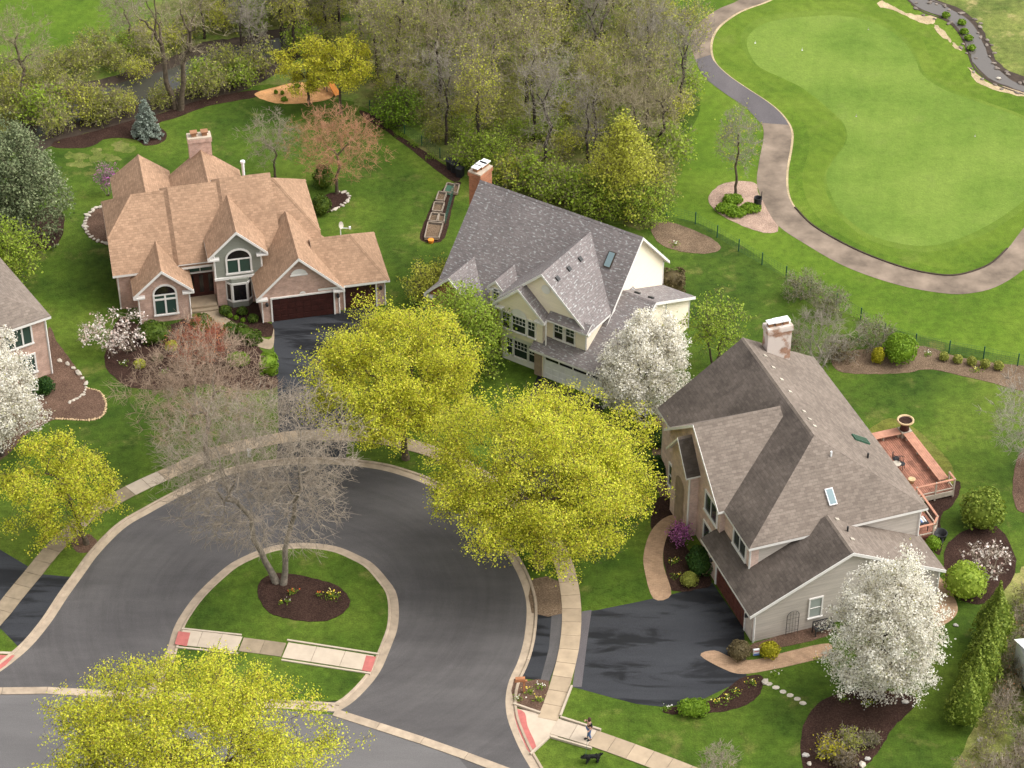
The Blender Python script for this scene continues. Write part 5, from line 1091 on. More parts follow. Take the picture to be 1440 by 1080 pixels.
for px, py, r_, h_, m_, lb in ((1127, 420, 1.6, 1.2, 'leaf_greybush', 'olive grey bush left of a pair by the wire fence'), (1167, 444, 1.6, 1.25, 'leaf_greybush', 'olive grey bush right of a pair by the wire fence'), (1228, 488, 1.6, 1.2, 'leaf_greybush', 'dull olive bush behind the yellow globe shrub'), (1105, 500, 1.4, 1.1, 'leaf_brownbush', 'brown brushy shrub at the foot of the birch'), (1180, 505, 1.3, .9, 'leaf_brownbush', 'brown brushy shrub right of the birch')):
    t = tree_mesh(int(px), 2, .15, (r_, r_, h_), (0, 0, h_), 120, 'round', .05, 4, leaf=m_, lpt=9, lsize=.07, twigs=4, twl=.45, bark='bark_grey', twig='twig_grey', spread=.22, fill=.35); plant('loose_shrub', t, G(px, py), 0, 1, lb, 'shrub')
shrub('globe_shrub', 1264, 505, 1.32, 1.15, 'leaf_bright', 'big bright green globe shrub at the lawn edge', 1500, .085); shrub('globe_shrub', 1234, 510, .5, .72, 'leaf_yellowbush', 'golden egg shaped shrub beside the green globe', 600, .06)
for i, px in enumerate((1327, 1346, 1366, 1385, 1404)): shrub('low_shrub', px, 506 + i * 3.3, .38, .35, 'leaf_olive', ['first', 'second', 'third', 'fourth', 'fifth'][i] + ' small bush from the left in the far bed row', 300, .06, group='row of small bushes in the far bed')
shrub('evergreen', 1380, 738, 1.6, 1.55, 'leaf_arbor', 'rounded yellow green evergreen right of the deck', 1500, .11, jitter=.14); shrub('evergreen', 1355, 835, 1.5, 1.3, 'leaf_fresh', 'loose green shrub right of the taupe house', 1100, .1, jitter=.2)
shrub('boxwood', 1311, 772, .55, .55, 'leaf_bright', 'round shrub at the foot of the deck post', 500, .06)
shrub('boxwood', 984, 800, .95, .85, 'leaf_dark', 'dark green shrub in front of the street side brick wall', 900, .08, 'round', 1.3); shrub('boxwood', 969, 822, .6, .5, 'leaf_olive', 'olive ball shrub at the end of the brick path bed', 450, .06)
shrub('boxwood', 1039, 924, .78, .68, 'leaf_brownbush', 'brownish ball shrub at the garage corner', 800, .06); shrub('boxwood', 1082, 921, .68, .52, 'leaf_yellowbush', 'lime yellow low shrub by the taupe side wall', 600, .06)
shrub('boxwood', 975, 1003, 1.05, .55, 'leaf_bright', 'wide light green shrub at the edge of the near driveway', 900, .07, 'round', .7)
shrub('boxwood', 925, 620, 1.1, .5, 'leaf_dark', 'dark ground hugging shrub left of the brick entry', 500, .08); shrub('boxwood', 927, 665, 1.0, .7, 'leaf_dark', 'dark shrub left of the brick archway', 600, .08)
t = tree_mesh(77, 2, .2, (.8, .8, .8), (0, 0, 1.0), 80, 'round', .04, 3, leaf='petal_purple', lpt=14, lsize=.06, twigs=3, twl=.3, bark='bark', twig='bark', spread=.14); plant('azalea', t, G(957, 765), 0, 1, 'purple flowering shrub against the beige brick wall', 'shrub')
t = tree_mesh(78, 2, .2, (1.0, .9, 1.2), (0, 0, 1.7), 90, 'vase', .06, 3, leaf='petal_purple', lpt=4, lsize=.07, twigs=4, twl=.5, bark='bark', twig='twig_grey', spread=.2); plant('redbud_tree', t, G(152, 275), 0, 1, 'purple tinged small tree behind the left roof corner', 'tree')
for px, py, r_, m_, lb in ((1165, 1062, .9, 'leaf_yellowbush', 'yellow tipped shrub in the near round bed'), (1195, 1050, .9, 'leaf_olive', 'olive shrub right of the yellow one in the near bed'), (1188, 1078, .7, 'leaf_brownbush', 'brown clump at the front of the near round bed'), (1222, 1045, .5, 'straw', 'pale dry grass clump in the near round bed')):
    t = tree_mesh(int(px) + 1, 1, .12, (r_, r_, r_ * .7), (0, 0, r_ * .75), 70, 'round', .03, 4, leaf=m_ if m_ != 'straw' else 'leaf_greybush', lpt=9, lsize=.07, twigs=4, twl=.35, bark='bark', twig='twig_tan', spread=.18); plant('loose_shrub', t, G(px, py), 0, 1, lb, 'shrub')
for k, (x, y) in enumerate(scatter([(1402, 880), (1445, 850), (1480, 900), (1480, 1100), (1350, 1100), (1395, 1020)], 1.5, g)):
    i = k % 3
    if k == 0: SCRUB = [tree_mesh(130 + j, 2, .12, (1.0, 1.0, .8), (0, 0, .9), 70, 'round', .03, 4, leaf=['leaf_brownbush', 'leaf_rust', 'leaf_olive'][j], lpt=[6, 1, 6][j], lsize=.06, twigs=6, twl=.5, bark='bark', twig=['twig_tan', 'twig_wood', 'twig_wood'][j], spread=.2) for j in range(3)]
    plant('brush', SCRUB[i], (x, y, 0), g.uniform(0, 6), g.uniform(.8, 1.2), ['brown brush clump in the scrub at the lower right edge', 'reddish brush clump in the scrub at the lower right edge', 'olive brush clump in the scrub at the lower right edge'][i], 'shrub', ['brown brush', 'reddish brush', 'olive brush'][i])

# ------------------------------------------------------------------ deck of the near house
H3 = (o3.x, o3.y, 0); Y3 = R(19)
def L3(u, v, z=0.0):
    c_, s_ = math.cos(Y3), math.sin(Y3); return Vector((o3.x + u * c_ - v * s_, o3.y + u * s_ + v * c_, z))
deck = empty('deck', H3, Y3, 'reddish wooden deck with wide benches behind the taupe house', 'deck')
def dbox(name, u0, u1, v0, v1, z0, z1, mat, par=deck):
    mb = MB(); mb.box(((u0 + u1) / 2, (v0 + v1) / 2, (z0 + z1) / 2), (u1 - u0, v1 - v0, z1 - z0)); return mb.build(name, M[mat], par)
DZ = .62
dbox('gap_shade_block', .05, 5.55, 6.25, 13.38, .2, .55, 'bark_dark'); dbox('gap_shade_block', .05, 1.95, 2.4, 6.15, .2, .54, 'bark_dark')  # solid dark blocks added under the boards to darken the gaps like shade
me_l = me_s = None
u_ = 0.02
while u_ < 5.55:
    dbox('deck_board', u_, u_ + .128, 6.22, 13.4, DZ - .04, DZ + random.uniform(-.003, .003), 'deck_wood'); u_ += .15
u_ = 0.02
while u_ < 2.5:
    dbox('deck_board', u_, u_ + .132, 2.35 + max(0, (u_ - 1.95) * .9), 6.2, DZ - .04, DZ + random.uniform(-.003, .003), 'deck_wood'); u_ += .142
dbox('skirt', 3.0, 5.6, 6.13, 6.2, .2, DZ - .03, 'post_grey'); dbox('skirt', 5.58, 5.64, 6.15, 13.45, .1, DZ - .03, 'deck_rail'); dbox('skirt', .3, 5.6, 13.42, 13.48, .1, DZ - .03, 'deck_rail'); dbox('skirt', .6, 2.0, 2.26, 2.32, .1, DZ - .03, 'door_red')
for k in range(5): dbox('bench_plank', 4.86 + k * .152, 4.86 + k * .152 + .142, 7.0, 12.6, 1.02, 1.07, 'deck_rail')
for k in range(5): dbox('bench_plank', .1, 4.75, 12.66 + k * .152, 12.66 + k * .152 + .142, 1.02, 1.07, 'deck_rail')
for v_ in (7.2, 8.9, 10.6, 12.3): dbox('bench_leg', 5.0, 5.5, v_, v_ + .09, DZ, 1.02, 'post_grey')
for u_ in (.6, 2.0, 3.4, 4.6): dbox('bench_leg', u_, u_ + .09, 12.8, 13.3, DZ, 1.02, 'post_grey')
dbox('corner_plinth', 4.8, 5.6, 12.62, 13.4, DZ, 1.1, 'post_grey')
def rail(a, b, z=1.55):
    mb = MB(); a_, b_ = Vector((*a, z)), Vector((*b, z)); d = b_ - a_; mb.box((a_ + b_) / 2, (d.length + .12, .15, .06), math.atan2(d.y, d.x)); mb.build('rail', M['deck_rail'], deck)
    m2 = MB(); m2.box((a_ + b_) / 2 - Vector((0, 0, .75)), (d.length, .07, .06), math.atan2(d.y, d.x)); m2.build('lower_rail', M['post_grey'], deck)
for a, b in (((5.62, 6.2), (2.7, 6.2)), ((5.62, 6.2), (5.62, 7.0)), ((2.7, 6.2), (2.62, 2.95)), ((2.62, 2.95), (2.05, 2.32)), ((2.05, 2.32), (.6, 2.32))): rail(a, b)
for p in ((5.62, 6.2), (4.2, 6.2), (2.7, 6.2), (5.62, 7.0), (2.62, 2.95), (2.05, 2.32)): dbox('post', p[0] - .05, p[0] + .05, p[1] - .05, p[1] + .05, 0, 1.6, 'post_grey')
pot = MB(); pot.lathe((0, 0, 0), [(.001, 0), (.3, 0), (.36, .05), (.3, .3), (.42, .62), (.56, .72), (.6, .86), (.5, .86), (.46, .76), (.001, .74)], 20)
po = pot.build('planter_pot', [M['door_brown']], None, L3(5.15, 13.0, 1.1), 0, True); tag(po, 'large brown urn planter on the far corner of the deck', 'planter')
sm = MB(); sm.lathe((0, 0, .77), [(.47, 0), (.2, .03), (.001, .03)], 14); sm.build('soil', M['mulch_dark'], po); sm = MB(); sm.lathe((0, 0, 0), [(.57, .74), (.63, .8), (.62, .9), (.5, .88), (.48, .8)], 20); sm.build('rim', M['stone_tan'], po, smooth=True)
sp_ = MB(); sp_.lathe((0, 0, 0), [(.001, 0), (.2, 0), (.24, .3), (.28, .34), (.22, .34), (.001, .28)], 14)
tag(sp_.build('flower_pot', M['stone_tan'], None, (*G(1282, 674, DZ + .3).xy, DZ), 0, True), 'small pale pot on the deck boards near the roof edge', 'planter')
def chair(x, y, rz, label):
    e = empty('patio_chair', (*G(*x, DZ + .45).xy, DZ), rz, label, 'chair', 'patio chairs on the deck')
    m_ = MB(); m_.lathe((0, 0, .42), [(.001, 0), (.24, 0), (.26, .04), (.001, .06)], 12); m_.build('seat', M['black_plastic'], e)
    m_ = MB()
    for i in range(9):
        a = math.pi * (i / 8) ; m_.tube([(.25 * math.cos(a), .25 * math.sin(a), .44), (.3 * math.cos(a), .3 * math.sin(a), .9)], .018, 4)
    m_.tube([(.3 * math.cos(math.pi * i / 8), .3 * math.sin(math.pi * i / 8), .9) for i in range(9)], .025, 4); m_.build('backrest', M['black_plastic'], e)
    for a in range(4): m_ = MB(); q = math.pi / 4 + a * math.pi / 2; m_.tube([(.2 * math.cos(q), .2 * math.sin(q), .42), (.25 * math.cos(q), .25 * math.sin(q), 0)], .02, 4); m_.build('leg', M['black_plastic'], e)
chair((1260, 645), 0, 2.2, 'dark round patio chair farther along the house wall'); chair((1268, 652), 0, 1.0, 'dark round patio chair nearer the deck rail')
tb = empty('patio_table', (*G(1261, 652, DZ + .7).xy, DZ), 0, 'white round patio table half under the roof edge', 'table')
m_ = MB(); m_.lathe((0, 0, .68), [(.001, 0), (.3, 0), (.32, .04), (.001, .05)], 16); m_.build('table_top', M['stone_white'], tb); m_ = MB(); m_.lathe((0, 0, 0), [(.001, .03), (.25, .03), (.04, .06), (.04, .68)], 10); m_.build('pedestal', M['metal_white'], tb)
gt = empty('serving_table', L3(1.35, 3.1, DZ), Y3, 'table with pale striped cloth on the lower deck corner', 'table')
m_ = MB(); m_.box((0, 0, .72), (1.1, .75, .05)); m_.build('table_top', M['black_plastic'], gt)
for i in range(4): m_ = MB(); m_.box((.1 + i * .1, .1, .76 + .002 * i), (.07, .6, .03)); m_.build('cloth_stripe', M[('paint_blue', 'metal_white', 'stone_white', 'metal_white')[i]], gt)
for a, b in ((-.5, -.33), (.5, -.33), (-.5, .33), (.5, .33)): m_ = MB(); m_.box((a, b, .35), (.05, .05, .7)); m_.build('leg', M['black_plastic'], gt)
bn = MB(); bn.lathe((0, 0, 0), [(.001, 0), (.42, 0), (.5, .5), (.52, .52), (.46, .52), (.4, .1), (.001, .08)], 16); tag(bn.build('barrel_tub', M['black_plastic'], None, G(1321, 757), 0, True), 'black tub beside the deck post and round shrub', 'tub')
bn = MB(); bn.lathe((0, 0, 0), [(.001, 0), (.36, 0), (.42, .4), (.44, .42), (.38, .42), (.34, .1), (.001, .08)], 16); tag(bn.build('barrel_tub', M['black_plastic'], None, G(1317, 766), 0, True), 'smaller black tub in front of the larger one by the deck', 'tub')

# ---- bench and trellises at the taupe side wall
bc = empty('garden_bench', L3(-8.9, -3.65), Y3, 'black metal bench with lattice back under the side window', 'bench')
def bx(name, c, d, mat='cast_iron', par=None, tilt=None, rz=0.0): m_ = MB(); m_.box(c, d, rz, 0, tilt); return m_.build(name, M[mat], par)
for k in range(4): bx('seat_slat', (0, -.2 + k * .11, .44), (1.3, .08, .03), par=bc)
bx('back_rail', (0, .25, .92), (1.35, .05, .06), par=bc); bx('back_rail', (0, .22, .55), (1.35, .05, .05), par=bc)
for k in range(6):
    m_ = MB(); x_ = -.6 + k * .22; m_.tube([(x_, .23, .56), (x_ + .2, .25, .9)], .02, 4); m_.tube([(x_ + .2, .23, .56), (x_, .25, .9)], .02, 4); m_.build('back_lattice', M['cast_iron'], bc)
for a in (-.66, .66): bx('arm', (a, 0, .66), (.06, .55, .05), par=bc); bx('leg', (a, -.24, .33), (.06, .06, .66), par=bc); bx('leg', (a, .24, .46), (.06, .06, .92), par=bc)
for u_, lb in ((-10.9, 'black arched wire trellis left of the bench'), (-7.1, 'black arched wire trellis right of the bench')):
    t_ = empty('trellis', L3(u_, -3.12), Y3, lb, 'trellis', 'trellises on the side wall'); m_ = MB(); h = .42
    m_.tube([(-h, 0, 0), (-h, 0, 1.6)] + [(-h * math.cos(math.pi * i / 8), 0, 1.6 + .4 * math.sin(math.pi * i / 8)) for i in range(1, 8)] + [(h, 0, 1.6), (h, 0, 0)], .022, 4); m_.build('frame', M['cast_iron'], t_)
    for x_ in (-.2, 0, .2): m_ = MB(); m_.tube([(x_, 0, .1), (x_, 0, 1.9)], .012, 3); m_.build('upright', M['cast_iron'], t_)
    for z_ in (.3, .65, 1.0, 1.35, 1.65): m_ = MB(); m_.tube([(-h, 0, z_), (h, 0, z_)], .012, 3); m_.build('crossbar', M['cast_iron'], t_)
sg = empty('yard_sign', G(1063, 922), .2, 'small white and blue yard box between the two garage corner shrubs', 'sign'); bx('sign_panel', (0, 0, .32), (.4, .12, .5), 'metal_white', sg); bx('sign_band', (0, -.065, .16), (.38, .012, .16), 'paint_blue', sg); bx('sign_band', (0, -.065, .42), (.3, .012, .08), 'red_pad', sg)

# ---- mailbox on its post
mbx = empty('mailbox', G(737, 974), .1, 'reddish wooden mailbox on a post in the kerbside bed', 'mailbox'); bx('post', (0, 0, .55), (.13, .13, 1.1), 'cedar', mbx); bx('arm', (-.2, 0, 1.02), (.8, .12, .1), 'cedar', mbx)
m_ = MB(); pr = [(-.14, 0), (-.14, .16)] + [(-.14 * math.cos(math.pi * i / 6), .16 + .12 * math.sin(math.pi * i / 6)) for i in range(1, 6)] + [(.14, .16), (.14, 0)]
A_ = [Vector((-.55, y_, 1.07 + z_)) for y_, z_ in pr]; B2_ = [Vector((.05, y_, 1.07 + z_)) for y_, z_ in pr]; m_.face(A_); m_.face(B2_[::-1])
for i in range(len(pr)): j = (i + 1) % len(pr); m_.face([A_[j], A_[i], B2_[i], B2_[j]])
m_.build('box', M['cedar'], mbx)
pd_ = empty('utility_pedestal', G(351, 642), 0, 'short white utility pedestal beside the pavement', 'pedestal'); bx('cabinet', (0, 0, .3), (.24, .2, .6), 'metal_white', pd_); bx('lid', (0, 0, .62), (.28, .24, .06), 'metal_white', pd_)

# ---- stones, stepping stones, bed edgings
def rock_mesh(seed, r):
    g_ = np.random.default_rng(seed); bm_ = bmesh.new(); bmesh.ops.create_icosphere(bm_, subdivisions=1, radius=1)
    for v in bm_.verts: v.co = Vector((v.co.x * r[0], v.co.y * r[1], v.co.z * r[2])) * float(g_.uniform(.8, 1.15))
    me = bpy.data.meshes.new('stone'); bm_.to_mesh(me); bm_.free(); return me
ROCK = {}
def rocks(name, px, mat, r, par=None, step=None, kindlabel=None):
    if (mat, r) not in ROCK:
        ROCK[(mat, r)] = [rock_mesh(i + 3, (r * (1.5 if i % 2 else 1), r * .8, r * .4)) for i in range(4)]
        for m_ in ROCK[(mat, r)]: m_.materials.append(M[mat])
    P = [G(*p) for p in px] if step is None else wpath(px, step)
    for i, p in enumerate(P):
        o = mobj(name, ROCK[(mat, r)][i % 4], par, (p.x, p.y, r * .25), random.uniform(0, 6)); o.scale = (random.uniform(.7, 1.2),) * 3; yield o
def edging(px, mat, r, step):
    m_ = MB(); P = wpath(px, .5); sweep(P, [(-r * .5, .03), (r * .5, .03)], m_); b_ = m_.build('bed_edging', M['mulch_brown']); b_['kind'] = 'structure'
    for o in rocks('stone', px, mat, r, b_, step): pass
edging([(150, 291), (135, 293), (122, 306), (120, 322), (131, 336), (150, 343)], 'stone_white', .24, .44)
edging([(84, 508), (92, 511), (101, 516), (112, 527), (121, 540)], 'stone_white', .26, .7)
edging([(121, 545), (116, 556), (98, 566)], 'stone_white', .15, .3)
edging([(122, 546), (140, 551), (149, 567), (144, 585), (125, 591), (100, 590), (80, 589)], 'stone_tan', .12, .2)
edging([(477, 270), (488, 272), (491, 280), (480, 290), (466, 297)], 'stone_white', .2, .42)
for i, (px, py) in enumerate(((1081, 962), (1091, 967), (1101, 973), (1111, 978), (1121, 983), (1129, 989))):
    m_ = MB(); k = 7; a0_ = i; m_.face([(.24 * math.cos(2 * math.pi * j / k + a0_) * random.uniform(.85, 1.1), .18 * math.sin(2 * math.pi * j / k + a0_), .035) for j in range(k)])
    q = m_.f[0]; n_ = len(m_.v); m_.v += [(x, y, 0) for x, y, z in m_.v[:k]]
    for j in range(k): m_.f.append((j, n_ + j, n_ + (j + 1) % k, (j + 1) % k)); m_.m.append(0); m_.uv.append([(0, 0)] * 4)
    o = m_.build('stepping_stone', M['stone_white'], None, G(px, py)); tag(o, ['first', 'second', 'third', 'fourth', 'fifth', 'sixth'][i] + ' pale stepping stone from the driveway bed across the lawn', 'stone', 'stepping stones')
for i, (px, py, lb) in enumerate(((1133, 1063, 'grey boulder at the lower left rim of the near round bed'), (1138, 1075, 'pinkish boulder at the bottom rim of the near round bed'), (1220, 1068, 'pale boulder at the lower right rim of the near round bed'), (1212, 1076, 'small pale boulder beside another on the near bed rim'), (1273, 988, 'pale boulder under the right side of the white tree'), (1076, 960, 'tan stone at the end of the driveway flower bed'), (1344, 880, 'flat pale stone on the lawn beside the brick path end'), (1404, 111, 'pale boulder lying in the creek'), (1378, 1041, 'white stone at the edge of the brown scrub'))):
    for o in rocks('boulder', [(px, py)], 'stone_grey' if i % 2 == 0 else 'stone_white', .3 if i != 6 else .22): tag(o, lb, 'stone')
for px_, st_, r_ in (([(1282, 6), (1300, 18), (1332, 30), (1351, 50), (1362, 76), (1372, 98), (1398, 118), (1440, 133)], 1.1, .22), ([(1300, -2), (1352, 18), (1380, 44), (1394, 82), (1414, 104), (1440, 119)], .8, .26)):
    m_ = MB(); P = wpath(px_, .5); sweep(P, [(-.1, .028), (.1, .028)], m_); b_ = m_.build('creek_edge', M['water_bank']); b_['kind'] = 'structure'
    for o in rocks('stone', px_, 'stone_dark', r_, b_, st_): o.location.x += random.uniform(-.5, .5); o.location.y += random.uniform(-.5, .5)
for i, (px, py, lb) in enumerate(((1352, 34, 'green tuft in the creek bed below the upper bend'), (1356, 47, 'green tuft midway along the creek bed'), (1362, 56, 'green tuft left of the creek narrows'), (1366, 70, 'green tuft where the creek turns'), (1330, 24, 'small tuft at the top of the creek bed'))): shrub('creek_tuft', px, py, .4, .25, 'leaf_bright', lb, 120, .1)
# flower clumps
def clump(px, py, r_, mat, label, n=60, leafm='leaf_bright', z=0.0, gsz=.09):
    g_ = np.random.default_rng(int(px + py * 3)); C = np.stack([g_.normal(size=n) * r_ * .5, g_.normal(size=n) * r_ * .4, g_.uniform(.02, .3, n)], 1); V, F = quads(C, gsz, g_, .0, .35); K = n // 4
    D_ = np.stack([g_.normal(size=K) * r_ * .5, g_.normal(size=K) * r_ * .4, g_.uniform(.28, .42, K)], 1); V2, F2 = quads(D_, .05, g_, 1.5, 1.0)
    e = empty('flower_clump', (*G(px, py).xy, z), 0, label, 'flowers'); mobj('leaves', np_mesh('leaves', V, F, M[leafm]), e); mobj('blossoms', np_mesh('blossoms', V2, F2, M[mat]), e)
clump(467, 842, .55, 'petal_yellow', 'yellow daffodil clump on the island bed', 120, z=.14); clump(412, 838, .35, 'petal_red', 'red tulip clump on the island bed', 50, z=.14); clump(448, 840, .2, 'petal_red', 'few red flowers left of the daffodils', 24, z=.14); clump(405, 850, .25, 'petal_pink', 'small pink flowers at the front of the island bed', 30, z=.14); clump(396, 852, .2, 'petal_yellow', 'sparse yellow flowers at the left of the island bed', 16, z=.14)
for i, (px, py, c_, lb) in enumerate(((1058, 963, 'petal_yellow', 'yellow flowers at the right end of the driveway bed'), (1035, 975, 'petal_yellow', 'daffodils in the middle of the driveway bed'), (1022, 984, 'petal_yellow', 'daffodils nearest the wide light green shrub'), (1008, 990, 'petal_yellow', 'green leaved flowers just right of the light green shrub'), (938, 998, 'petal_white', 'white flowers at the left end of the driveway bed'), (948, 792, 'petal_yellow', 'yellow flowers in the brick path bed'), (951, 812, 'petal_yellow', 'light green flowers at the lower end of the brick path bed'), (745, 975, 'petal_yellow', 'green tuft right of the mailbox post'), (762, 968, 'petal_white', 'green tuft near the pavement in the kerbside bed'), (730, 985, 'petal_white', 'white tuft at the kerb in the mailbox bed'), (757, 985, 'petal_yellow', 'yellow tuft at the front of the kerbside bed'), (1150, 930, 'petal_yellow', 'yellow tuft beside the brick path near the white tree'), (1090, 950, 'petal_pink', 'small tuft below the brick path'), (232, 525, 'petal_pink', 'pink flowers in the tan house front bed'), (175, 512, 'petal_white', 'pale tuft at the left of the tan house front bed'), (1305, 500, 'petal_white', 'pale tuft in the far bed before the small bushes'), (1372, 522, 'petal_yellow', 'yellow tuft in the far bed below the small bushes'), (950, 345, 'petal_white', 'white flowers in the dry bed behind the cream house'), (1185, 985, 'leaf_bright', 'green tuft in the near round bed'), (1221, 992, 'leaf_lime', 'lime tuft in the near round bed'))): clump(px, py, .38, c_, lb, 46)
for i, (px, py, lb) in enumerate(((545, 180, 'green perennial at the far end of the back fence bed'), (562, 192, 'green perennial second along the back fence bed'), (583, 206, 'green perennial midway along the back fence bed'), (605, 222, 'green perennial near the bins in the back bed'))): clump(px, py, .5, 'leaf_bright', lb, 70)
for i, (px, py, lb) in enumerate(((1020, 290, 'ivy green mound at the left of the gravel bed'), (1035, 296, 'ivy green mound at the front of the gravel bed'), (1055, 290, 'ivy green mound right of the slim tree'), (1030, 278, 'ivy green mound behind the slim tree'))): shrub('ground_cover_mound', px, py + 6, .9, .3, 'leaf_bright', lb, 420, .09, 'round', .7)

# ---- fences
def fence(name, px, label, post_h=1.15, step=2.6, mesh_h=1.05):
    P = wpath(px, step); e = empty(name, P[0], 0, label, 'fence'); 
    for p in P: m_ = MB(); q = p - P[0]; m_.tube([(q.x, q.y, 0), (q.x, q.y, post_h)], .05, 6, cap=True); m_.build('post', M['green_metal'], e)
    for a, b in zip(P, P[1:]):
        m_ = MB(); a_, b_ = a - P[0], b - P[0]; d = b_ - a_
        for z_ in np.arange(.1, mesh_h + .01, .19): m_.tube([a_ + Vector((0, 0, z_)), b_ + Vector((0, 0, z_))], .007, 3)
        for i in range(1, int(d.length / .3)): q = a_ + d * (i / int(d.length / .3)); m_.tube([q + Vector((0, 0, .05)), q + Vector((0, 0, mesh_h))], .005, 3)
        o = m_.build('wire_panel', M['green_metal'], e); o['kind'] = 'stuff'
fence('wire_fence', [(937, 304), (985, 318), (1017, 340), (1050, 360), (1085, 380), (1130, 405), (1195, 440), (1240, 470), (1300, 490), (1374, 503), (1427, 514), (1480, 522)], 'green wire fence along the golf course lawn')
fence('wire_fence', [(520, 155), (560, 182), (600, 210), (645, 240)], 'green wire fence between the back lawn and the wood', 1.0)
# ---- vegetable plots, bins, play things
vg = empty('vegetable_plot', G(618, 300), 0, 'row of timber edged vegetable plots left of the cream house', 'garden plot')
def W0(px, py, z=0.0): return G(px, py, z) - G(618, 300)
for k, q in enumerate((((597, 337), (617, 337), (623, 317), (602, 315)), ((603, 313), (614, 314), (617, 303), (607, 302)), ((616, 314), (624, 315), (626, 304), (618, 303)), ((608, 299), (621, 300), (625, 288), (611, 287)), ((613, 284), (624, 285), (628, 274), (617, 272)), ((624, 272), (634, 274), (639, 262), (629, 260)), ((635, 273), (643, 274), (646, 262), (640, 261)))):
    m_ = MB(); m_.face([W0(x, y, .12) for x, y in q]); m_.build('soil', M['green_tarp' if k == 5 else 'soil_dry'], vg)
    for a, b in zip(q, q[1:] + q[:1]):
        a_, b_ = W0(*a), W0(*b); d = b_ - a_; m_ = MB(); m_.box((a_ + b_) / 2 + Vector((0, 0, .12)), (d.length, .08, .26), math.atan2(d.y, d.x)); m_.build('plank', M['old_wood'], vg)
m_ = MB(); 
for a, b in (((626, 316), (638, 272)),):
    a_, b_ = W0(*a), W0(*b); d = b_ - a_; k = 14
    for i in range(k + 1): q = a_ + d * (i / k); m_.tube([q, q + Vector((0, 0, .9))], .012, 3)
    for z_ in (.1, .3, .5, .7, .9): m_.tube([a_ + Vector((0, 0, z_)), b_ + Vector((0, 0, z_))], .012, 3)
o = m_.build('netting', M['green_metal'], vg); o['kind'] = 'stuff'
m_ = MB(); m_.lathe((0, 0, 0), [(.001, 0), (.2, 0), (.26, .28), (.001, .3)], 10); tag(m_.build('orange_bucket', M['paint_orange'], None, G(606, 341)), 'small orange bucket at the near end of the vegetable plots', 'bucket')
for i, (px, py, lb) in enumerate(((634, 237, 'black round compost bin farthest along the back bed'), (640, 241, 'black round compost bin in the middle of three'), (647, 248, 'dark grey square bin nearest the vegetable plots'))):
    e = empty('compost_bin', G(px, py), .3, lb, 'bin', 'garden bins')
    m_ = MB(); m_.lathe((0, 0, 0), [(.001, 0), (.36, 0), (.42, .8)], 4 if i == 2 else 14); m_.build('body', M['black_plastic'], e); m_ = MB(); m_.lathe((0, 0, .8), [(.46, 0), (.46, .06), (.3, .14), (.001, .16)], 4 if i == 2 else 14); m_.build('lid', M['black_plastic'], e)
sl_ = empty('play_slide', G(470, 132), .6, 'orange slide seat under the golden trees', 'slide'); bx('ramp', (0, 0, .55), (.55, 1.5, .08), 'paint_orange', sl_, ('X', .5)); bx('platform', (0, .9, 1.0), (.8, .6, .08), 'old_wood', sl_)
for a, b in ((-.35, .65), (.35, .65), (-.35, 1.15), (.35, 1.15)): bx('post', (a, b, .5), (.08, .08, 1.0), 'old_wood', sl_)
for i, (px, py, lb) in enumerate(((418, 123, 'low green plant at the top of the orange play area'), (400, 142, 'bushy green plant at the front of the orange play area'), (388, 132, 'tiny green plant on the left of the orange play area'), (397, 133, 'tiny green plant in the middle of the orange play area'))): shrub('play_area_plant', px, py, .3 if i < 2 else .15, .2, 'leaf_bright', lb, 90, .07)
e = empty('litter_bin', G(1065, 292), 0, 'black wire bin beside the gravel bed at the cart path', 'bin'); m_ = MB(); m_.lathe((0, 0, 0), [(.001, 0), (.3, 0), (.34, 1.0), (.3, 1.0), (.001, .2)], 12); m_.build('body', M['black_plastic'], e); m_ = MB(); m_.tube([(.3, .1, 0), (.3, .1, 1.5)], .035, 5); m_.build('post', M['black_plastic'], e)
for i, (px, py, lb) in enumerate(((1062, 61, 'white hole marker on the upper left of the putting green'), (1128, 71, 'pale green hole marker left of the putting green middle'), (1221, 42, 'dark hole marker at the top of the putting green'), (1204, 164, 'grey hole marker in the waist of the putting green'), (1371, 192, 'dark hole marker on the right of the putting green'))):
    m_ = MB(); m_.lathe((0, 0, 0), [(.07, .0), (.07, .03), (.012, .04), (.012, .25), (.001, .25)], 8); tag(m_.build('hole_marker', M['metal_white' if i < 2 else 'stone_grey'], None, (*G(px, py).xy, .012)), lb, 'marker', 'putting green markers')
e = empty('white_shed', G(1448, 985), R(8), 'white shed corner just showing at the right picture edge', 'shed'); bx('wall', (1.0, 1.6, 1.1), (2.2, 3.2, 2.2), 'metal_white', e)
m_ = MB(); m_.face([(-.25, -.15, 2.2), (2.25, -.15, 2.2), (2.25, 1.6, 3.0), (-.25, 1.6, 3.0)]); m_.face([(-.25, 1.6, 3.0), (2.25, 1.6, 3.0), (2.25, 3.35, 2.2), (-.25, 3.35, 2.2)]); m_.build('roof', M['metal_white'], e); bx('plinth', (1.0, 1.6, .1), (2.26, 3.26, .2), 'black_plastic', e)

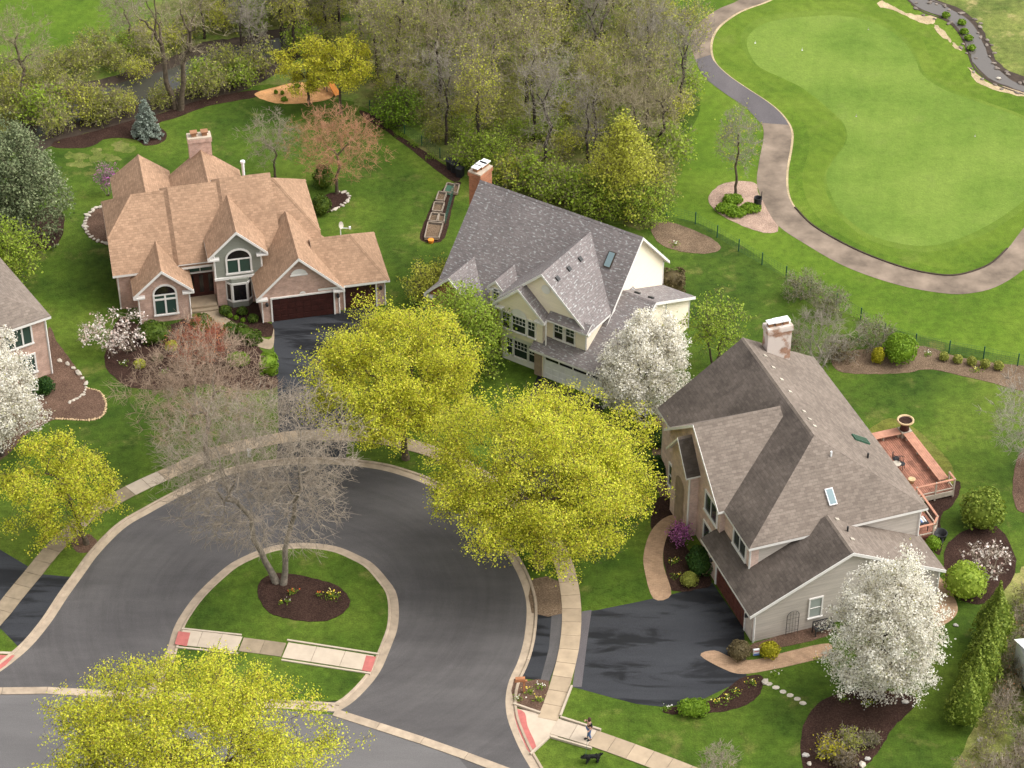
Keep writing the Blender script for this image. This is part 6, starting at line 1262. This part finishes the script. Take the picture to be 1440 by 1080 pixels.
# ---- the person and the black dog
def skin_obj(name, pts, edges, radii, mat, parent=None, root=0, sub=2):
    me = bpy.data.meshes.new(name); me.from_pydata(pts, edges, []); o = mobj(name, me, parent)
    md = o.modifiers.new('skin', 'SKIN'); lay = me.skin_vertices[0]
    for i, r_ in enumerate(radii): lay.data[i].radius = (r_, r_) if not hasattr(r_, '__len__') else r_; lay.data[i].use_root = (i == root)
    sb = o.modifiers.new('sub', 'SUBSURF'); sb.levels = sub; sb.render_levels = sub; me.materials.append(M[mat]); return o
pe = empty('person', G(828, 1039, .055), R(-55), 'person in black top and blue jeans walking a dog on the pavement', 'person')
body = [(0, 0, .98), (0, 0, 1.2), (0, 0, 1.42), (0, 0, 1.53), (0, -.01, 1.62), (0, -.01, 1.75),
        (.1, 0, .92), (.11, -.06, .5), (.12, .06, .1), (.12, -.1, .04), (-.1, 0, .92), (-.1, .06, .5), (-.1, -.02, .1), (-.1, -.17, .04),
        (.2, 0, 1.42), (.26, .03, 1.14), (.22, -.16, .98), (-.18, 0, 1.42), (-.3, -.16, 1.42), (-.14, -.14, 1.6)]
ed = [(0, 1), (1, 2), (2, 3), (3, 4), (4, 5), (0, 6), (6, 7), (7, 8), (8, 9), (0, 10), (10, 11), (11, 12), (12, 13), (2, 14), (14, 15), (15, 16), (2, 17), (17, 18), (18, 19)]
rad = [(.145, .11), (.125, .1), (.15, .1), .06, .1, .09, .1, .075, .05, .045, .1, .075, .05, .045, .07, .052, .036, .07, .052, .036]
skin_obj('body', body, ed, rad, 'skin', pe)
skin_obj('top', [body[0], body[1], body[2], (0, 0, 1.5), body[14], body[15], body[17], body[18]], [(0, 1), (1, 2), (2, 3), (2, 4), (4, 5), (2, 6), (6, 7)], [(.155, .12), (.135, .11), (.16, .11), .065, .075, .058, .075, .058], 'shirt_black', pe)
skin_obj('jeans', [(0, 0, .98), body[6], body[7], body[8], body[10], body[11], body[12]], [(0, 1), (1, 2), (2, 3), (0, 4), (4, 5), (5, 6)], [(.15, .115), .1, .08, .06, .1, .08, .06], 'jeans', pe)
for s_, q in ((1, body[9]), (-1, body[13])): m_ = MB(); m_.box((q[0], q[1] + .04, .045), (.1, .27, .09)); m_.build('shoe', M['shirt_black'], pe)
for hp, nm in ((body[16], 'hand'), (body[19], 'hand')):
    hnd = [hp, (hp[0], hp[1] - .07, hp[2] - .03)]; ee = [(0, 1)]; rr = [.03, .035]
    for f_ in range(4): b_ = len(hnd); hnd += [(hp[0] - .03 + f_ * .02, hp[1] - .11, hp[2] - .045), (hp[0] - .03 + f_ * .02, hp[1] - .12 - .01 * (f_ in (1, 2)), hp[2] - .085)]; ee += [(1, b_), (b_, b_ + 1)]; rr += [.009, .008]
    b_ = len(hnd); hnd += [(hp[0] + .045, hp[1] - .05, hp[2] - .03), (hp[0] + .05, hp[1] - .085, hp[2] - .05)]; ee += [(0, b_), (b_, b_ + 1)]; rr += [.011, .009]; skin_obj(nm, hnd, ee, rr, 'skin', pe, 0, 1)
m_ = MB(); m_.lathe((0, .015, 1.6), [(.075, -.1), (.112, -.02), (.118, .08), (.09, .17), (.04, .2), (.001, .205)], 12); m_.build('hair', M['hair_brown'], pe, smooth=True)
m_ = MB(); m_.box((0, -.115, 1.665), (.03, .03, .05)); m_.build('nose', M['skin'], pe)
dg = empty('dog', G(833, 1072), R(8), 'black shaggy dog on a leash on the grass corner', 'dog')
dp = [(0, 0, .5), (-.28, 0, .52), (.3, 0, .52), (-.44, 0, .56), (-.56, 0, .56), (-.7, 0, .47), (-.24, .09, .3), (-.27, .09, .03), (-.32, -.09, .3), (-.4, -.09, .03), (.3, .09, .36), (.4, .09, .2), (.36, .09, .03), (.28, -.09, .36), (.34, -.09, .2), (.26, -.09, .03), (.46, 0, .6), (.62, 0, .66)]
de = [(0, 1), (0, 2), (1, 3), (3, 4), (4, 5), (1, 6), (6, 7), (1, 8), (8, 9), (2, 10), (10, 11), (11, 12), (2, 13), (13, 14), (14, 15), (2, 16), (16, 17)]
dr = [(.14, .15), (.15, .18), (.14, .15), .1, .115, .05, .06, .05, .06, .05, .08, .05, .045, .08, .05, .045, .045, .07]
skin_obj('body', dp, de, dr, 'fur_black', dg)
for s_ in (-1, 1): m_ = MB(); m_.lathe((0, 0, 0), [(.001, .02), (.05, 0), (.06, -.08), (.03, -.17), (.001, -.18)], 7); o = m_.build('ear', M['fur_black'], dg, (-.53, .1 * s_, .62)); o.scale = (1, .5, 1)
gd = np.random.default_rng(3); Cn = []
for a, b in de:
    A_, B2_ = np.array(dp[a]), np.array(dp[b]); k = 26; t_ = gd.uniform(0, 1, k)[:, None]; rr = np.mean(np.atleast_1d(dr[a])) ; Cn.append(A_ + (B2_ - A_) * t_ + unit(gd.normal(size=(k, 3))) * rr * 1.05)
V, F = quads(np.concatenate(Cn), .06, gd, 0, .6); mobj('coat', np_mesh('coat', V, F, M['fur_black']), dg)['kind'] = 'stuff'
bpy.context.view_layer.update(); hand_w = pe.matrix_world @ Vector((.21, -.24, .93)); neck_w = dg.matrix_world @ Vector((-.44, 0, .64)); m_ = MB(); m_.tube([hand_w, hand_w.lerp(neck_w, .35) + Vector((0, 0, -.15)), hand_w.lerp(neck_w, .7) + Vector((0, 0, -.14)), neck_w], .011, 4)
tag(m_.build('leash', M['green_metal']), 'thin leash from the walker down to the black dog', 'leash')
